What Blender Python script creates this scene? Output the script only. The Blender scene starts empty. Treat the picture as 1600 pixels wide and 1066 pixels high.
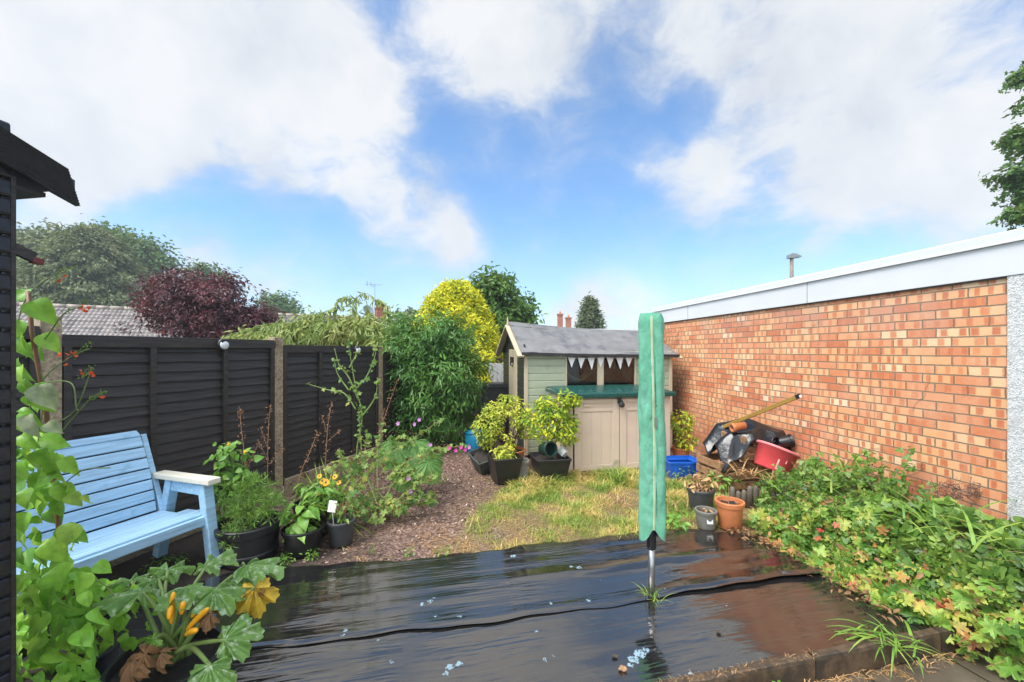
import bpy, math, random
import numpy as np
from mathutils import Vector, Matrix

# ------------------------------------------------------------------ camera, sky, sun, exposure
S = bpy.context.scene
COL = S.collection
H = 1.68                                   # eye height
F = 655.0                                  # focal length in photograph pixels
cd = bpy.data.cameras.new('camera'); cam = bpy.data.objects.new('camera', cd); COL.objects.link(cam)
cd.sensor_width = 36; cd.lens = 36 * F / 1600; cd.shift_y = 15 / 1600
cd.clip_start = 0.05; cd.clip_end = 3000
cam.location = (0, 0, H); cam.rotation_euler = (math.radians(90), 0, 0)
S.camera = cam
S.view_settings.view_transform = 'Standard'; S.view_settings.look = 'None'
S.view_settings.gamma = 1; S.view_settings.use_curve_mapping = False
S.view_settings.exposure = 1.3
SUN_EL, SUN_AZ = 56, 236                   # degrees; azimuth clockwise from +Y
sl = bpy.data.lights.new('sun', 'SUN'); so = bpy.data.objects.new('sun', sl); COL.objects.link(so)
sl.energy = 1.9; sl.angle = math.radians(32); sl.color = (1, .965, .91)
_el, _az = math.radians(SUN_EL), math.radians(SUN_AZ)
_sd = Vector((math.sin(_az) * math.cos(_el), math.cos(_az) * math.cos(_el), math.sin(_el)))
so.rotation_euler = _sd.to_track_quat('Z', 'Y').to_euler(); so.location = (-4, -6, 12)

def val(x):
    if isinstance(x, tuple) and len(x) == 3: return x
    return x

class NT:
    """small helper that wires shader nodes"""
    def __init__(s, tree): s.t = tree
    def n(s, typ, ins=None, out=0, **attrs):
        nd = s.t.nodes.new('ShaderNode' + typ)
        for k, v in attrs.items(): setattr(nd, k, v)
        for k, v in (ins or {}).items(): s.set(nd.inputs[k], v)
        return nd if out is None else nd.outputs[out]
    def set(s, sock, v):
        if isinstance(v, bpy.types.NodeSocket): s.t.links.new(v, sock)
        elif sock.type == 'RGBA': sock.default_value = (*v, 1) if len(v) == 3 else v
        else: sock.default_value = v
    def m(s, op, a, b=None, c=None, clamp=False):
        ins = {0: a}
        if b is not None: ins[1] = b
        if c is not None: ins[2] = c
        return s.n('Math', ins, operation=op, use_clamp=clamp)
    def vm(s, op, a, b=None, out=0):
        ins = {0: a}
        if b is not None: ins[1] = b
        return s.n('VectorMath', ins, out=out, operation=op)
    def mix(s, f, a, b, mode='MIX'):
        nd = s.t.nodes.new('ShaderNodeMix'); nd.data_type = 'RGBA'; nd.blend_type = mode
        s.set(nd.inputs[0], f); s.set(nd.inputs[6], a); s.set(nd.inputs[7], b)
        return nd.outputs[2]
    def ramp(s, f, stops, interp='LINEAR'):
        nd = s.t.nodes.new('ShaderNodeValToRGB'); cr = nd.color_ramp; cr.interpolation = interp
        while len(cr.elements) < len(stops): cr.elements.new(0.5)
        for e, (p, c) in zip(cr.elements, stops):
            e.position = p; e.color = (*c, 1) if isinstance(c, tuple) else (c, c, c, 1)
        s.set(nd.inputs[0], f); return nd.outputs[0]
    def noise(s, vec, scale=5, detail=4, rough=.55, out=0, dist=0):
        ins = {'Scale': scale, 'Detail': detail, 'Roughness': rough, 'Distortion': dist}
        if vec is not None: ins['Vector'] = vec
        return s.n('TexNoise', ins, out=out)
    def sep(s, v, i): return s.n('SeparateXYZ', {0: v}, out=i)
    def comb(s, x, y, z): return s.n('CombineXYZ', {0: x, 1: y, 2: z})
    def smooth(s, x, a, b):
        return s.n('MapRange', {0: x, 1: a, 2: b, 3: 0., 4: 1.}, interpolation_type='SMOOTHSTEP')
    def bump(s, h, strength=.3, dist=.01, normal=None):
        ins = {'Height': h, 'Strength': strength, 'Distance': dist}
        if normal is not None: ins['Normal'] = normal
        return s.n('Bump', ins)

# ---- world: Nishita sky, with cloud banks placed by direction
W = bpy.data.worlds.new('World'); S.world = W; W.use_nodes = True
W.node_tree.nodes.clear(); w = NT(W.node_tree)
sky = w.n('TexSky', sky_type='NISHITA', sun_disc=False, sun_elevation=_el, sun_rotation=_az, altitude=100,
          air_density=1.0, dust_density=.35, ozone_density=2.5)
dirv = w.vm('NORMALIZE', w.n('TexCoord', out=0))
warp = w.noise(dirv, 3.2, 3, .6, out=1)
dwarp = w.vm('ADD', dirv, w.vm('MULTIPLY', w.vm('SUBTRACT', warp, (.5, .5, .5)), (.16, .16, .16)))
def pdir(px, py):
    return Vector(((px - 800) / F, 1, (548 - py) / F)).normalized()
LOBES = [(60, 40, 250, 1), (290, 60, 240, 1), (470, 110, 165, 1), (575, 155, 100, 1), (200, 175, 130, .9), (60, 190, 130, .8),
         (455, 250, 85, .62), (545, 280, 85, .66), (645, 330, 85, .7), (705, 380, 65, .6),
         (330, 385, 80, .45), (430, 425, 100, .42), (60, 320, 80, .5),
         (720, 20, 150, .8), (860, 70, 120, .75), (1000, 115, 60, .35), (970, -60, 165, .6), (1070, 40, 100, .5), (880, 140, 80, .42), (780, 60, 120, .6), (640, 30, 90, .4), (800, 110, 70, .35),
         (1180, 60, 190, .8), (1400, 90, 240, .95), (1570, 230, 210, .95), (1400, 240, 150, .95), (1270, 250, 85, .8), (1200, 180, 65, .62),
         (1150, 230, 70, .5), (1010, 240, 50, .4), (1170, 330, 80, .5), (1260, 330, 80, .55), (1130, 160, 45, .6), (1090, 245, 75, .55), (1110, 310, 75, .55), (1060, 225, 50, .4), (1330, 300, 90, .6),
         (960, 475, 80, .62), (900, 505, 70, .6), (1010, 500, 70, .5), (1265, 395, 50, .42), (1500, 350, 90, .4), (825, 165, 25, .35)]
tot = None
for px, py, r, amp in LOBES:
    c = pdir(px, py); a = ((pdir(px + r, py) - c).length + (pdir(px, py + r) - c).length) / 2
    d = w.vm('DISTANCE', dwarp, tuple(c), out=1)
    f = w.n('MapRange', {0: d, 1: a * 1.25, 2: a * .15, 3: 0., 4: amp}, interpolation_type='SMOOTHSTEP')
    tot = f if tot is None else w.m('MAXIMUM', tot, f) if amp < .5 else w.m('ADD', tot, w.m('MULTIPLY', f, w.m('SUBTRACT', 1.15, tot, clamp=True)))
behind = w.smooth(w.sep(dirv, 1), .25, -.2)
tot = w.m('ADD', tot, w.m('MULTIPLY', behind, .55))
zen = w.smooth(w.sep(dirv, 2), .72, .95)
tot = w.m('ADD', tot, w.m('MULTIPLY', zen, .5))
n1 = w.noise(w.vm('MULTIPLY', dwarp, (1, 1, 1.5)), 5.5, 10, .63)
n2 = w.noise(w.vm('MULTIPLY', dwarp, (1, 1, 1.6)), 16., 8, .65)
nz = w.m('ADD', w.m('MULTIPLY', w.m('SUBTRACT', n1, .5), 1.5), w.m('MULTIPLY', w.m('SUBTRACT', n2, .5), .55))
raw = w.m('ADD', w.m('MULTIPLY', tot, 1.0), w.m('MULTIPLY', nz, 1.25))
dens = w.m('ADD', w.m('MULTIPLY', w.smooth(raw, .22, .95), .70), w.m('MULTIPLY', w.smooth(raw, -.15, .6), .30), clamp=True)
hz = w.smooth(w.sep(dirv, 2), .30, .0)
dens = w.m('ADD', w.m('MULTIPLY', dens, .93), w.m('MULTIPLY', w.m('SUBTRACT', 1., dens), w.m('ADD', .05, w.m('MULTIPLY', hz, .42))))
shade = w.noise(w.vm('ADD', dwarp, (.05, .02, .1)), 4.2, 6, .55)
ccol = w.ramp(w.m('ADD', w.m('MULTIPLY', shade, .9), w.m('MULTIPLY', dens, .18)), [(.36, (.66, .71, .78)), (.54, (.84, .87, .905)), (.68, (.97, .975, .98))])
bg1 = w.n('Background', {'Color': w.mix(1., sky, (.70, .95, 1.09), 'MULTIPLY'), 'Strength': .096})
sunside_fill = w.smooth(w.vm('DOT_PRODUCT', dirv, tuple(_sd), out=1), -.3, .9)          # unseen clouds on the sun's side, brightened to add ambient light
sunside_fill = w.m('MULTIPLY', sunside_fill, w.smooth(w.sep(dirv, 1), .3, -.3))
bg2 = w.n('Background', {'Color': ccol, 'Strength': w.m('ADD', .405, w.m('MULTIPLY', sunside_fill, 1.0))})
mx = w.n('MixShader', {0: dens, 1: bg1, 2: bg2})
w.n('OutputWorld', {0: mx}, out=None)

# ------------------------------------------------------------------ helpers: points, meshes, things
def P(px, py, d): return np.array(((px - 800) / F * d, d, H + (548 - py) / F * d))
def G(px, py, z=0.): return P(px, py, (H - z) * F / (py - 548))
RNG = np.random.default_rng(11)
random.seed(5)
def unit(v): return v / np.maximum(np.linalg.norm(v, axis=-1, keepdims=True), 1e-9)

class MB:
    def __init__(s): s.V = []; s.LI = []; s.LT = []; s.UV = []; s.MI = []; s.nv = 0
    def add(s, v, faces, uv=None, mi=0):
        v = np.asarray(v, float)
        s.V.append(v); s.UV.append(np.zeros((len(v), 2)) if uv is None else np.asarray(uv, float))
        s.LI.append(np.array([i for f in faces for i in f], int) + s.nv)
        s.LT.append(np.array([len(f) for f in faces], int)); s.MI.append(np.full(len(faces), mi)); s.nv += len(v)
        return s
    def batch(s, tmpl, pos, R, sc, mi=0):
        tv, tf, tuv = tmpl; n = len(pos); k = len(tv)
        sc = np.broadcast_to(np.asarray(sc, float).reshape(-1, 1, 1) if np.ndim(sc) < 2 else np.asarray(sc)[:, None, :], (n, 1, 3) if np.ndim(sc) == 2 else (n, 1, 1))
        v = np.einsum('nij,nkj->nki', R, tv[None] * sc) + np.asarray(pos)[:, None, :]
        li = np.array([i for f in tf for i in f], int); lt = np.array([len(f) for f in tf], int)
        s.V.append(v.reshape(-1, 3)); s.UV.append(np.tile(tuv, (n, 1)))
        s.LI.append((li[None] + (np.arange(n) * k)[:, None]).ravel() + s.nv)
        s.LT.append(np.tile(lt, n)); s.MI.append(np.full(len(tf) * n, mi)); s.nv += n * k
        return s
    def box(s, c, size, rz=0, rx=0, ry=0, taper=None, M=None):
        x, y, z = np.array(size) / 2
        v = np.array([(-x, -y, -z), (x, -y, -z), (x, y, -z), (-x, y, -z), (-x, -y, z), (x, -y, z), (x, y, z), (-x, y, z)])
        if taper: v[4:, :2] *= taper
        if rz or rx or ry: v = v @ np.array(Matrix.Rotation(rz, 3, 'Z') @ Matrix.Rotation(ry, 3, 'Y') @ Matrix.Rotation(rx, 3, 'X')).T
        if M is not None: v = v @ np.array(M).T
        return s.add(v + np.array(c), [(0, 3, 2, 1), (4, 5, 6, 7), (0, 1, 5, 4), (1, 2, 6, 5), (2, 3, 7, 6), (3, 0, 4, 7)])
    def bar(s, a, b, wd, th, up=(0, 0, 1)):
        a, b = np.array(a, float), np.array(b, float); d = unit(b - a); sd = unit(np.cross(up, d)); u = np.cross(d, sd)
        return s.box((a + b) / 2, (np.linalg.norm(b - a), wd, th), M=np.array([d, sd, u]).T)
    def prism(s, poly, y0, y1, axis='y'):
        n = len(poly)
        f = {'y': lambda p, t: (p[0], t, p[1]), 'x': lambda p, t: (t, p[0], p[1]), 'z': lambda p, t: (p[0], p[1], t)}[axis]
        v = [f(p, y0) for p in poly] + [f(p, y1) for p in poly]
        return s.add(v, [tuple(range(n - 1, -1, -1)), tuple(range(n, 2 * n))] + [(i, (i + 1) % n, n + (i + 1) % n, n + i) for i in range(n)])
    def tube(s, pts, rads, seg=7):
        pts = np.array(pts, float); n = len(pts); rads = np.broadcast_to(np.asarray(rads, float), (n,))
        t = unit(np.gradient(pts, axis=0)); ref = np.array((0, 0, 1.)) if abs(t[0][2]) < .9 else np.array((1., 0, 0))
        vs = []; a = unit(np.cross(t[0], ref))
        ang = np.linspace(0, 2 * np.pi, seg, endpoint=False)
        for i in range(n):
            a = unit(a - np.dot(a, t[i]) * t[i]); b = np.cross(t[i], a)
            vs.append(pts[i] + rads[i] * (np.cos(ang)[:, None] * a + np.sin(ang)[:, None] * b))
        v = np.vstack(vs); f = []
        for i in range(n - 1):
            for j in range(seg):
                k = (j + 1) % seg; f.append((i * seg + j, i * seg + k, (i + 1) * seg + k, (i + 1) * seg + j))
        f += [tuple(range(seg - 1, -1, -1)), tuple(range((n - 1) * seg, n * seg))]
        return s.add(v, f)
    def lathe(s, prof, c=(0, 0, 0), seg=28, sq=0, R=None):
        ang = np.linspace(0, 2 * np.pi, seg, endpoint=False); vs = []
        ca, sa = np.cos(ang), np.sin(ang)
        k = 1 / np.maximum(np.abs(ca), np.abs(sa)) if sq else np.ones(seg)
        k = 1 + (k - 1) * sq
        for r, z in prof: vs.append(np.c_[r * ca * k, r * sa * k, np.full(seg, z)])
        v = np.vstack(vs)
        if R is not None: v = v @ np.array(R).T
        f = [(i * seg + j, i * seg + (j + 1) % seg, (i + 1) * seg + (j + 1) % seg, (i + 1) * seg + j) for i in range(len(prof) - 1) for j in range(seg)]
        return s.add(v + np.array(c), f)
    def grid(s, fn, nu, nv, uv=True):
        us, vs = np.meshgrid(np.linspace(0, 1, nu), np.linspace(0, 1, nv), indexing='ij')
        p = fn(us.ravel(), vs.ravel())
        f = [(i * nv + j, (i + 1) * nv + j, (i + 1) * nv + j + 1, i * nv + j + 1) for i in range(nu - 1) for j in range(nv - 1)]
        return s.add(p, f, np.c_[us.ravel(), vs.ravel()])
    def build(s, name, mat, parent=None, smooth=False, bevel=0, off=None, solid=0, **tags):
        me = bpy.data.meshes.new(name)
        V = np.vstack(s.V); LI = np.concatenate(s.LI); LT = np.concatenate(s.LT)
        if off is None and parent is not None: off = OFF.get(parent.name, (0, 0, 0))
        if off is not None: V = V - np.array(off)
        me.vertices.add(len(V)); me.vertices.foreach_set('co', V.ravel())
        me.loops.add(len(LI)); me.loops.foreach_set('vertex_index', LI.astype(np.int32))
        me.polygons.add(len(LT)); me.polygons.foreach_set('loop_start', np.r_[0, np.cumsum(LT)[:-1]].astype(np.int32))
        uvl = me.uv_layers.new(name='uv'); uvl.data.foreach_set('uv', np.vstack(s.UV)[LI].ravel())
        for m_ in (mat if isinstance(mat, (list, tuple)) else [mat]): me.materials.append(m_)
        me.polygons.foreach_set('material_index', np.concatenate(s.MI).astype(np.int32))
        me.polygons.foreach_set('use_smooth', np.full(len(LT), smooth)); me.update(calc_edges=True); me.validate()
        o = bpy.data.objects.new(name, me); COL.objects.link(o)
        if parent is not None: o.parent = parent; OFF[o.name] = off if off is not None else (0, 0, 0)
        if solid: md = o.modifiers.new('solid', 'SOLIDIFY'); md.thickness = solid; md.offset = 0
        if bevel: md = o.modifiers.new('bevel', 'BEVEL'); md.width = bevel; md.segments = 2; md.limit_method = 'ANGLE'
        tag(o, **tags); return o
OFF = {}
def tag(o, label=None, cat=None, group=None, kind=None):
    if label: o['label'] = label
    if cat: o['category'] = cat
    if group: o['group'] = group
    if kind: o['kind'] = kind
    return o
def thing(name, label, cat, loc=(0, 0, 0), rz=0, group=None, world=True):
    """an Empty at the base; world=True means its parts are given in world coordinates"""
    o = bpy.data.objects.new(name, None); COL.objects.link(o); o.empty_display_size = .1
    o.location = tuple(float(c) for c in loc); o.rotation_euler = (0, 0, rz)
    OFF[o.name] = tuple(loc) if world else (0, 0, 0)
    return tag(o, label, cat, group)
def copy_tree(o, parent=None, **tags):
    c = o.copy(); COL.objects.link(c)
    if parent: c.parent = parent
    OFF[c.name] = OFF.get(o.name, (0, 0, 0))
    for ch in list(o.children): copy_tree(ch, c)
    tag(c, **tags); return c

# ---- leaf templates (leaf lies along +x, normal +z)
def tm(v, f, uv=None):
    v = np.array(v, float); return (v, f, v[:, :2].copy() if uv is None else np.array(uv, float))
def leaf_simple(wd=.42, fold=.12, droop=.12):
    return tm([(0, 0, 0), (.35, 0, -.02), (.72, 0, -droop * .5), (1, 0, -droop), (.3, wd / 2, fold), (.68, wd * .42, fold * .6 - droop * .4),
               (.3, -wd / 2, fold), (.68, -wd * .42, fold * .6 - droop * .4)],
              [(0, 1, 4), (0, 6, 1), (1, 2, 5, 4), (1, 6, 7, 2), (2, 3, 5), (2, 7, 3)])
def leaf_diamond(wd=.5, fold=.1):
    return tm([(0, 0, 0), (.5, -wd / 2, fold), (1, 0, -.05), (.5, wd / 2, fold)], [(0, 1, 2), (0, 2, 3)])
def leaf_palm(lobes=5, notch=.5, span=150, wob=.12, teeth=True):
    rng = np.random.default_rng(lobes); v = [(0, 0, 0)]; n = lobes
    angs = np.linspace(-span, span, n)
    for i, a in enumerate(angs):
        rr = 1 - .22 * abs(a) / span; hw = span / n
        if teeth: seq = ((-1.0, notch), (-.6, .86), (-.32, .84), (-.12, 1), (.12, 1), (.32, .84), (.6, .86))
        else: seq = ((-1.0, notch), (-.5, .82), (0, 1), (.5, .82))
        for k, r in seq:
            t = math.radians(a + k * hw); q = rr * r * .62
            v.append((q * math.cos(t) , q * math.sin(t), .16 * q + wob * (rng.random() - .5) - .25 * q * q))
    t = math.radians(span + hw); v.append((.3 * math.cos(t), .3 * math.sin(t), 0))
    return tm(v, [(0, i, i + 1) for i in range(1, len(v) - 1)])
def leaf_ovate(seed=0, droop=.35, fold=.16, wmax=.78):
    rng = np.random.default_rng(seed); xs = np.array([0, .06, .16, .3, .45, .6, .75, .88, 1.0])
    prof = np.array([.12, .62, .92, 1.0, .93, .76, .5, .22, .0]) * wmax / 2; cs = np.array([-1, -.5, 0, .5, 1]); v = []; uv = []
    ph = rng.random(2) * 6
    for x, p in zip(xs, prof):
        for c in cs:
            z = fold * abs(c) * p * 2 - droop * x ** 2 + .035 * math.sin(x * 9 + ph[0] + c * 2) * abs(c) - .08 * abs(c) ** 2 * p
            v.append((x, c * p, z)); uv.append((x, c * .5))
    n = len(cs)
    f = [(i * n + j, i * n + j + 1, (i + 1) * n + j + 1, (i + 1) * n + j)[::-1] for i in range(len(xs) - 1) for j in range(n - 1)]
    return tm(v, f, uv)
def leaf_lobed(seed=0, amp=.06, cup=.1, lobes=5, depth=.22):
    """big rough gourd leaf; attached at origin, spreads all round with a notch behind"""
    rng = np.random.default_rng(seed); na, nr = 85, 8; v = [(0, 0, 0)]; uv = [(0, 0)]; ph = rng.random(4) * 6
    for i in range(1, nr + 1):
        r = i / nr
        for a in np.linspace(-170, 170, na):
            t = math.radians(a); lob = 1 - depth + depth * abs(math.cos(t * lobes / 2 * .98)) + .055 * math.sin(t * 23 + ph[2])
            lob *= (1 - .35 * (abs(a) / 170) ** 3) * .55
            z = amp * r * math.sin(t * 7 + ph[0]) + amp * .6 * r * math.sin(t * 13 + ph[1]) - cup * r * r + .05 * r * abs(math.sin(t * lobes / 2)) 
            v.append((.22 * r + lob * r * math.cos(t), lob * r * math.sin(t), z)); uv.append((a / 170, r))
    f = [(0, 1 + j, 2 + j) for j in range(na - 1)]
    f += [(1 + i * na + j, 1 + (i + 1) * na + j, 2 + (i + 1) * na + j, 2 + i * na + j) for i in range(nr - 1) for j in range(na - 1)]
    return tm(v, f, uv)
def blade(n=4, wd=.05, bend=.5):
    v = []; 
    for i in range(n):
        t = i / (n - 1); wv = wd * (1 - t ** 2 * .95) / 2
        v += [(t * (1 - .25 * bend * t), -wv, bend * -t * t * .6), (t * (1 - .25 * bend * t), wv, bend * -t * t * .6)]
    return tm(v, [(2 * i, 2 * i + 1, 2 * i + 3, 2 * i + 2) for i in range(n - 1)])
def frames(nrm, head):
    nrm = unit(nrm); x = unit(head - np.sum(head * nrm, -1, keepdims=True) * nrm); y = np.cross(nrm, x)
    return np.stack([x, y, nrm], -1)
def rdir(n, rng=RNG): return unit(rng.normal(size=(n, 3)))
def spin(n, nrm, rng=RNG): return frames(nrm, rdir(n, rng))
LS = leaf_simple(); LD = leaf_diamond(); LP = leaf_palm(5, .55, 140); LPI = leaf_palm(3, .6, 110, teeth=False); LW = leaf_simple(.22, .05, .15); LN = leaf_diamond(.2, .04)
LB = leaf_diamond(.75, .16)

# ------------------------------------------------------------------ materials
def newmat(name):
    m = bpy.data.materials.new(name); m.use_nodes = True; m.node_tree.nodes.clear(); return m, NT(m.node_tree)
def finish(t, **ins):
    b = t.n('BsdfPrincipled', {k.replace('_', ' '): v for k, v in ins.items()}); t.n('OutputMaterial', {0: b}, out=None)
def pm(name, col, rough=.5, var=.25, scale=6, bump=.15, bscale=40, stretch=(1, 1, 1), dist=.004, metal=0, dirt=None, spec=.5, col2=None):
    m, t = newmat(name); oc = t.n('TexCoord', out=3); v = t.vm('MULTIPLY', oc, stretch)
    n1 = t.noise(v, scale, 5, .6); n2 = t.noise(v, bscale, 4, .6)
    lo = tuple(c * (1 - var) for c in col); hi = tuple(min(1, c * (1 + var)) for c in col) if col2 is None else col2
    c = t.ramp(n1, [(.3, lo), (.7, hi)])
    if dirt: c = t.mix(t.smooth(t.noise(oc, dirt[1], 6, .65), dirt[2], dirt[2] + .15), c, dirt[0])
    r = t.m('ADD', t.m('MULTIPLY', t.m('SUBTRACT', n2, .5), .25), rough)
    finish(t, Base_Color=c, Roughness=r, Metallic=metal, Specular_IOR_Level=spec, Normal=t.bump(t.m('ADD', n2, t.m('MULTIPLY', n1, .5)), bump, dist)); return m
def leafmat(name, cols, rough=.42, trans=.3, veins=False, spots=None, spec=.45, clump=1.2, cl=.35, tg=.5, k=1.25):
    m, t = newmat(name)
    rnd = t.n('NewGeometry', out='Random Per Island'); pos = t.n('NewGeometry', out='Position')
    f = t.m('ADD', t.m('MULTIPLY', rnd, 1 - cl), t.m('MULTIPLY', t.smooth(t.noise(pos, clump, 2, .5), .3, .7), cl))
    cols = [tuple(min(.85, q * k) for q in x) for x in cols]; k = len(cols) - 1; c = t.ramp(f, [(i / k, x) for i, x in enumerate(cols)])
    bh = t.noise(pos, 60, 3, .6)
    c = t.mix(1., c, t.ramp(t.noise(pos, 32, 3, .6), [(.3, (.70, .74, .72)), (.5, (1., 1., 1.)), (.72, (1.25, 1.18, .95))]), 'MULTIPLY')
    if veins:
        uv = t.n('UVMap', out=0); u, v = t.sep(uv, 0), t.m('ABSOLUTE', t.sep(uv, 1))
        mid = t.smooth(v, .03, .008)
        side = t.smooth(t.m('ABSOLUTE', t.m('SUBTRACT', t.m('FRACT', t.m('MULTIPLY', t.m('SUBTRACT', u, t.m('MULTIPLY', v, .55)), 6.)), .5)), .42, .5)
        vn = t.m('MAXIMUM', mid, t.m('MULTIPLY', side, .45))
        c = t.mix(t.m('MULTIPLY', vn, .6), c, (.45, .58, .22)); bh = t.m('ADD', t.m('MULTIPLY', bh, .4), t.m('MULTIPLY', vn, -.6))
    if spots:
        c = t.mix(t.m('MULTIPLY', t.smooth(t.noise(pos, spots[1], 5, .65), spots[2], spots[2] + .12), spots[3]), c, spots[0])
    p = t.n('BsdfPrincipled', {'Base Color': c, 'Roughness': rough, 'Specular IOR Level': spec, 'Normal': t.bump(bh, .25, .004)})
    tr = t.n('BsdfTranslucent', {'Color': t.mix(tg, c, (.45, .55, .08))})
    t.n('OutputMaterial', {0: t.n('MixShader', {0: trans, 1: p, 2: tr})}, out=None); return m
def wood(name, col, rough=.45, grain=(3, 60, 60), var=.3, bump=.3, spec=.5, dirt=None, gap=None):
    return pm(name, col, rough, var, 1.0, bump, 2.2, grain, .004, spec=spec, dirt=dirt)

MAT = {}
MAT['blackfence'] = wood('black stained fence wood', (.033, .0275, .0245), .55, (4, 60, 60), .5, .5)
MAT['blackshed'] = wood('black stained cladding', (.016, .016, .019), .38, (40, 4, 60), .4, .35)
MAT['blackdeck'] = pm('ribbed black deck board', (.028, .029, .031), .42, .3, 8, .2, 60)
MAT['concrete'] = pm('wet aggregate concrete', (.33, .255, .165), .6, .55, 45, .8, 110, dist=.006, dirt=((.15, .10, .055), 9, .52))
MAT['kerb'] = pm('dirty kerb concrete', (.085, .054, .030), .5, .5, 14, .5, 90, dirt=((.035, .026, .018), 6, .45))
MAT['blue'] = wood('pale blue painted wood', (.35, .56, .745), .45, (3, 45, 45), .2, .8, dirt=((.24, .44, .62), 5, .56))
MAT['cream'] = wood('cream painted wood', (.72, .68, .56), .45, (3, 50, 50), .06, .2)
MAT['beige'] = wood('beige painted timber', (.50, .42, .29), .55, (30, 30, 4), .12, .25)
MAT['sage'] = wood('sage green painted boards', (.37, .41, .285), .5, (3, 50, 50), .1, .2, dirt=((.28, .31, .20), 4, .55))
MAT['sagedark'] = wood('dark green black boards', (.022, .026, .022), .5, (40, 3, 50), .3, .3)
MAT['felt'] = pm('grey mineral roofing felt', (.165, .163, .158), .62, .18, 5, .6, 220, dist=.003, dirt=((.10, .10, .105), 3, .5))
MAT['feltdark'] = pm('dark folded felt edge', (.02, .02, .022), .6)
MAT['dark'] = pm('unlit shed lining', (.05, .04, .03), .8)
MAT['resin'] = pm('pinkish beige resin', (.60, .475, .365), .5, .06, 3, .12, 90, dirt=((.33, .27, .2), 2.2, .62))
MAT['teal'] = pm('dark green resin lid', (.004, .062, .05), .28, .12, 4, .06, 50)
MAT['blackplastic'] = pm('black plastic', (.014, .014, .016), .38, .3, 10, .1, 70)
MAT['greyplastic'] = pm('charcoal grey plastic', (.055, .058, .062), .42, .2, 10, .1, 70)
MAT['terra'] = pm('terracotta', (.50, .17, .06), .55, .15, 9, .15, 80, dirt=((.34, .13, .06), 7, .56))
MAT['whitepaint'] = pm('white painted fascia', (.62, .63, .635), .42, .03, 2, .06, 30, dirt=((.66, .66, .65), 2.5, .62))
MAT['whitelabel'] = pm('white label card', (.82, .82, .80), .5, .03)
MAT['steel'] = pm('galvanised steel', (.36, .37, .38), .32, .15, 20, .05, 60, metal=.9)
MAT['red'] = pm('faded red plastic', (.80, .09, .10), .38, .14, 6, .1, 60, dirt=((.70, .22, .2), 7, .62))
MAT['bluecrate'] = pm('blue plastic crate', (.008, .10, .48), .32, .15, 8, .08, 60)
MAT['tealtub'] = pm('turquoise plastic tub', (.01, .25, .44), .35, .1)
MAT['pallet'] = wood('weathered orange brown pallet wood', (.33, .18, .085), .6, (3, 40, 40), .4, .5, dirt=((.14, .08, .045), 6, .5))
MAT['batten'] = wood('yellow brown timber', (.30, .18, .035), .45, (3, 40, 40), .25, .3)
MAT['blacksheet'] = pm('wet black polythene', (.010, .011, .012), .18, .3, 10, .5, 14, dist=.01)
MAT['soil'] = pm('potting soil', (.030, .022, .016), .8, .5, 40, 1, 90, dist=.01)
MAT['bark'] = pm('tree bark', (.085, .06, .042), .7, .4, 10, .8, 40, (6, 6, 1), dist=.01)
MAT['stemgreen'] = pm('green stem', (.17, .25, .065), .5, .2)
MAT['stemdry'] = pm('dry brown stem', (.34, .19, .10), .65, .3, 30)
MAT['cane'] = pm('bamboo cane', (.20, .095, .045), .5, .3, 20)
MAT['chimney'] = pm('chimney brick', (.34, .13, .075), .7, .3, 18, .3, 60)
MAT['render'] = pm('cream rendered house wall', (.55, .50, .42), .7)
MAT['olive'] = pm('olive cloth', (.16, .16, .09), .7)
MAT['lens'] = pm('frosted lens', (.70, .72, .72), .3, .04)
MAT['dishgrey'] = pm('grey dish', (.22, .25, .28), .45, .1)
MAT['redpaint'] = pm('red brown paint', (.13, .02, .018), .45)

L = {}
L['bean'] = leafmat('bean leaf', [(.045, .13, .016), (.08, .21, .022), (.12, .28, .03), (.19, .34, .045), (.30, .38, .11)], .34, .42, True, k=2.15)
L['courgette'] = leafmat('courgette leaf', [(.07, .15, .03), (.11, .21, .05)], .45, .25, False, ((.60, .70, .50), 36, .52, .55), k=1.5)
L['yellowleaf'] = leafmat('yellowed leaf', [(.55, .38, .03), (.62, .42, .05)], .5, .3, False, ((.22, .09, .03), 14, .54, .9), tg=.05, k=1.1)
L['deadleaf'] = leafmat('dead brown leaf', [(.16, .08, .035), (.36, .20, .09)], .7, .15, tg=.05, k=1.0)
L['geranium'] = leafmat('geranium leaf', [(.03, .09, .012), (.07, .17, .022), (.11, .23, .03), (.15, .28, .04), (.20, .32, .05), (.27, .36, .06), (.36, .36, .07), (.42, .22, .07), (.40, .08, .05)], .45, .3, clump=2.6, cl=.32, k=1.25)
L['bramble'] = leafmat('bramble leaf', [(.03, .08, .014), (.07, .17, .022), (.13, .26, .035), (.24, .34, .07)], .42, .28, clump=3, cl=.4, k=1.05)
L['ivy'] = leafmat('ivy leaf', [(.03, .075, .015), (.07, .15, .022), (.15, .24, .04), (.26, .30, .06)], .4, .25, clump=3)
L['privet'] = leafmat('dark green shrub leaf', [(.018, .06, .014), (.035, .10, .02), (.06, .15, .027), (.12, .23, .035)], .38, .25, clump=2.5, cl=.5, k=1.6)
L['golden'] = leafmat('golden conifer spray', [(.10, .16, .01), (.36, .38, .012), (.56, .53, .015), (.68, .62, .03)], .5, .22, clump=3.2, cl=.55, tg=.05, k=1.35)
L['maple'] = leafmat('dark red maple leaf', [(.035, .014, .018), (.065, .02, .028), (.10, .028, .036), (.19, .035, .042)], .45, .22, clump=1.6, cl=.5, tg=.05, k=1.3)
L['willow'] = leafmat('willow leaf', [(.07, .12, .025), (.14, .20, .045), (.25, .29, .08), (.36, .34, .13)], .5, .25, clump=1.7, cl=.6)
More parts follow.
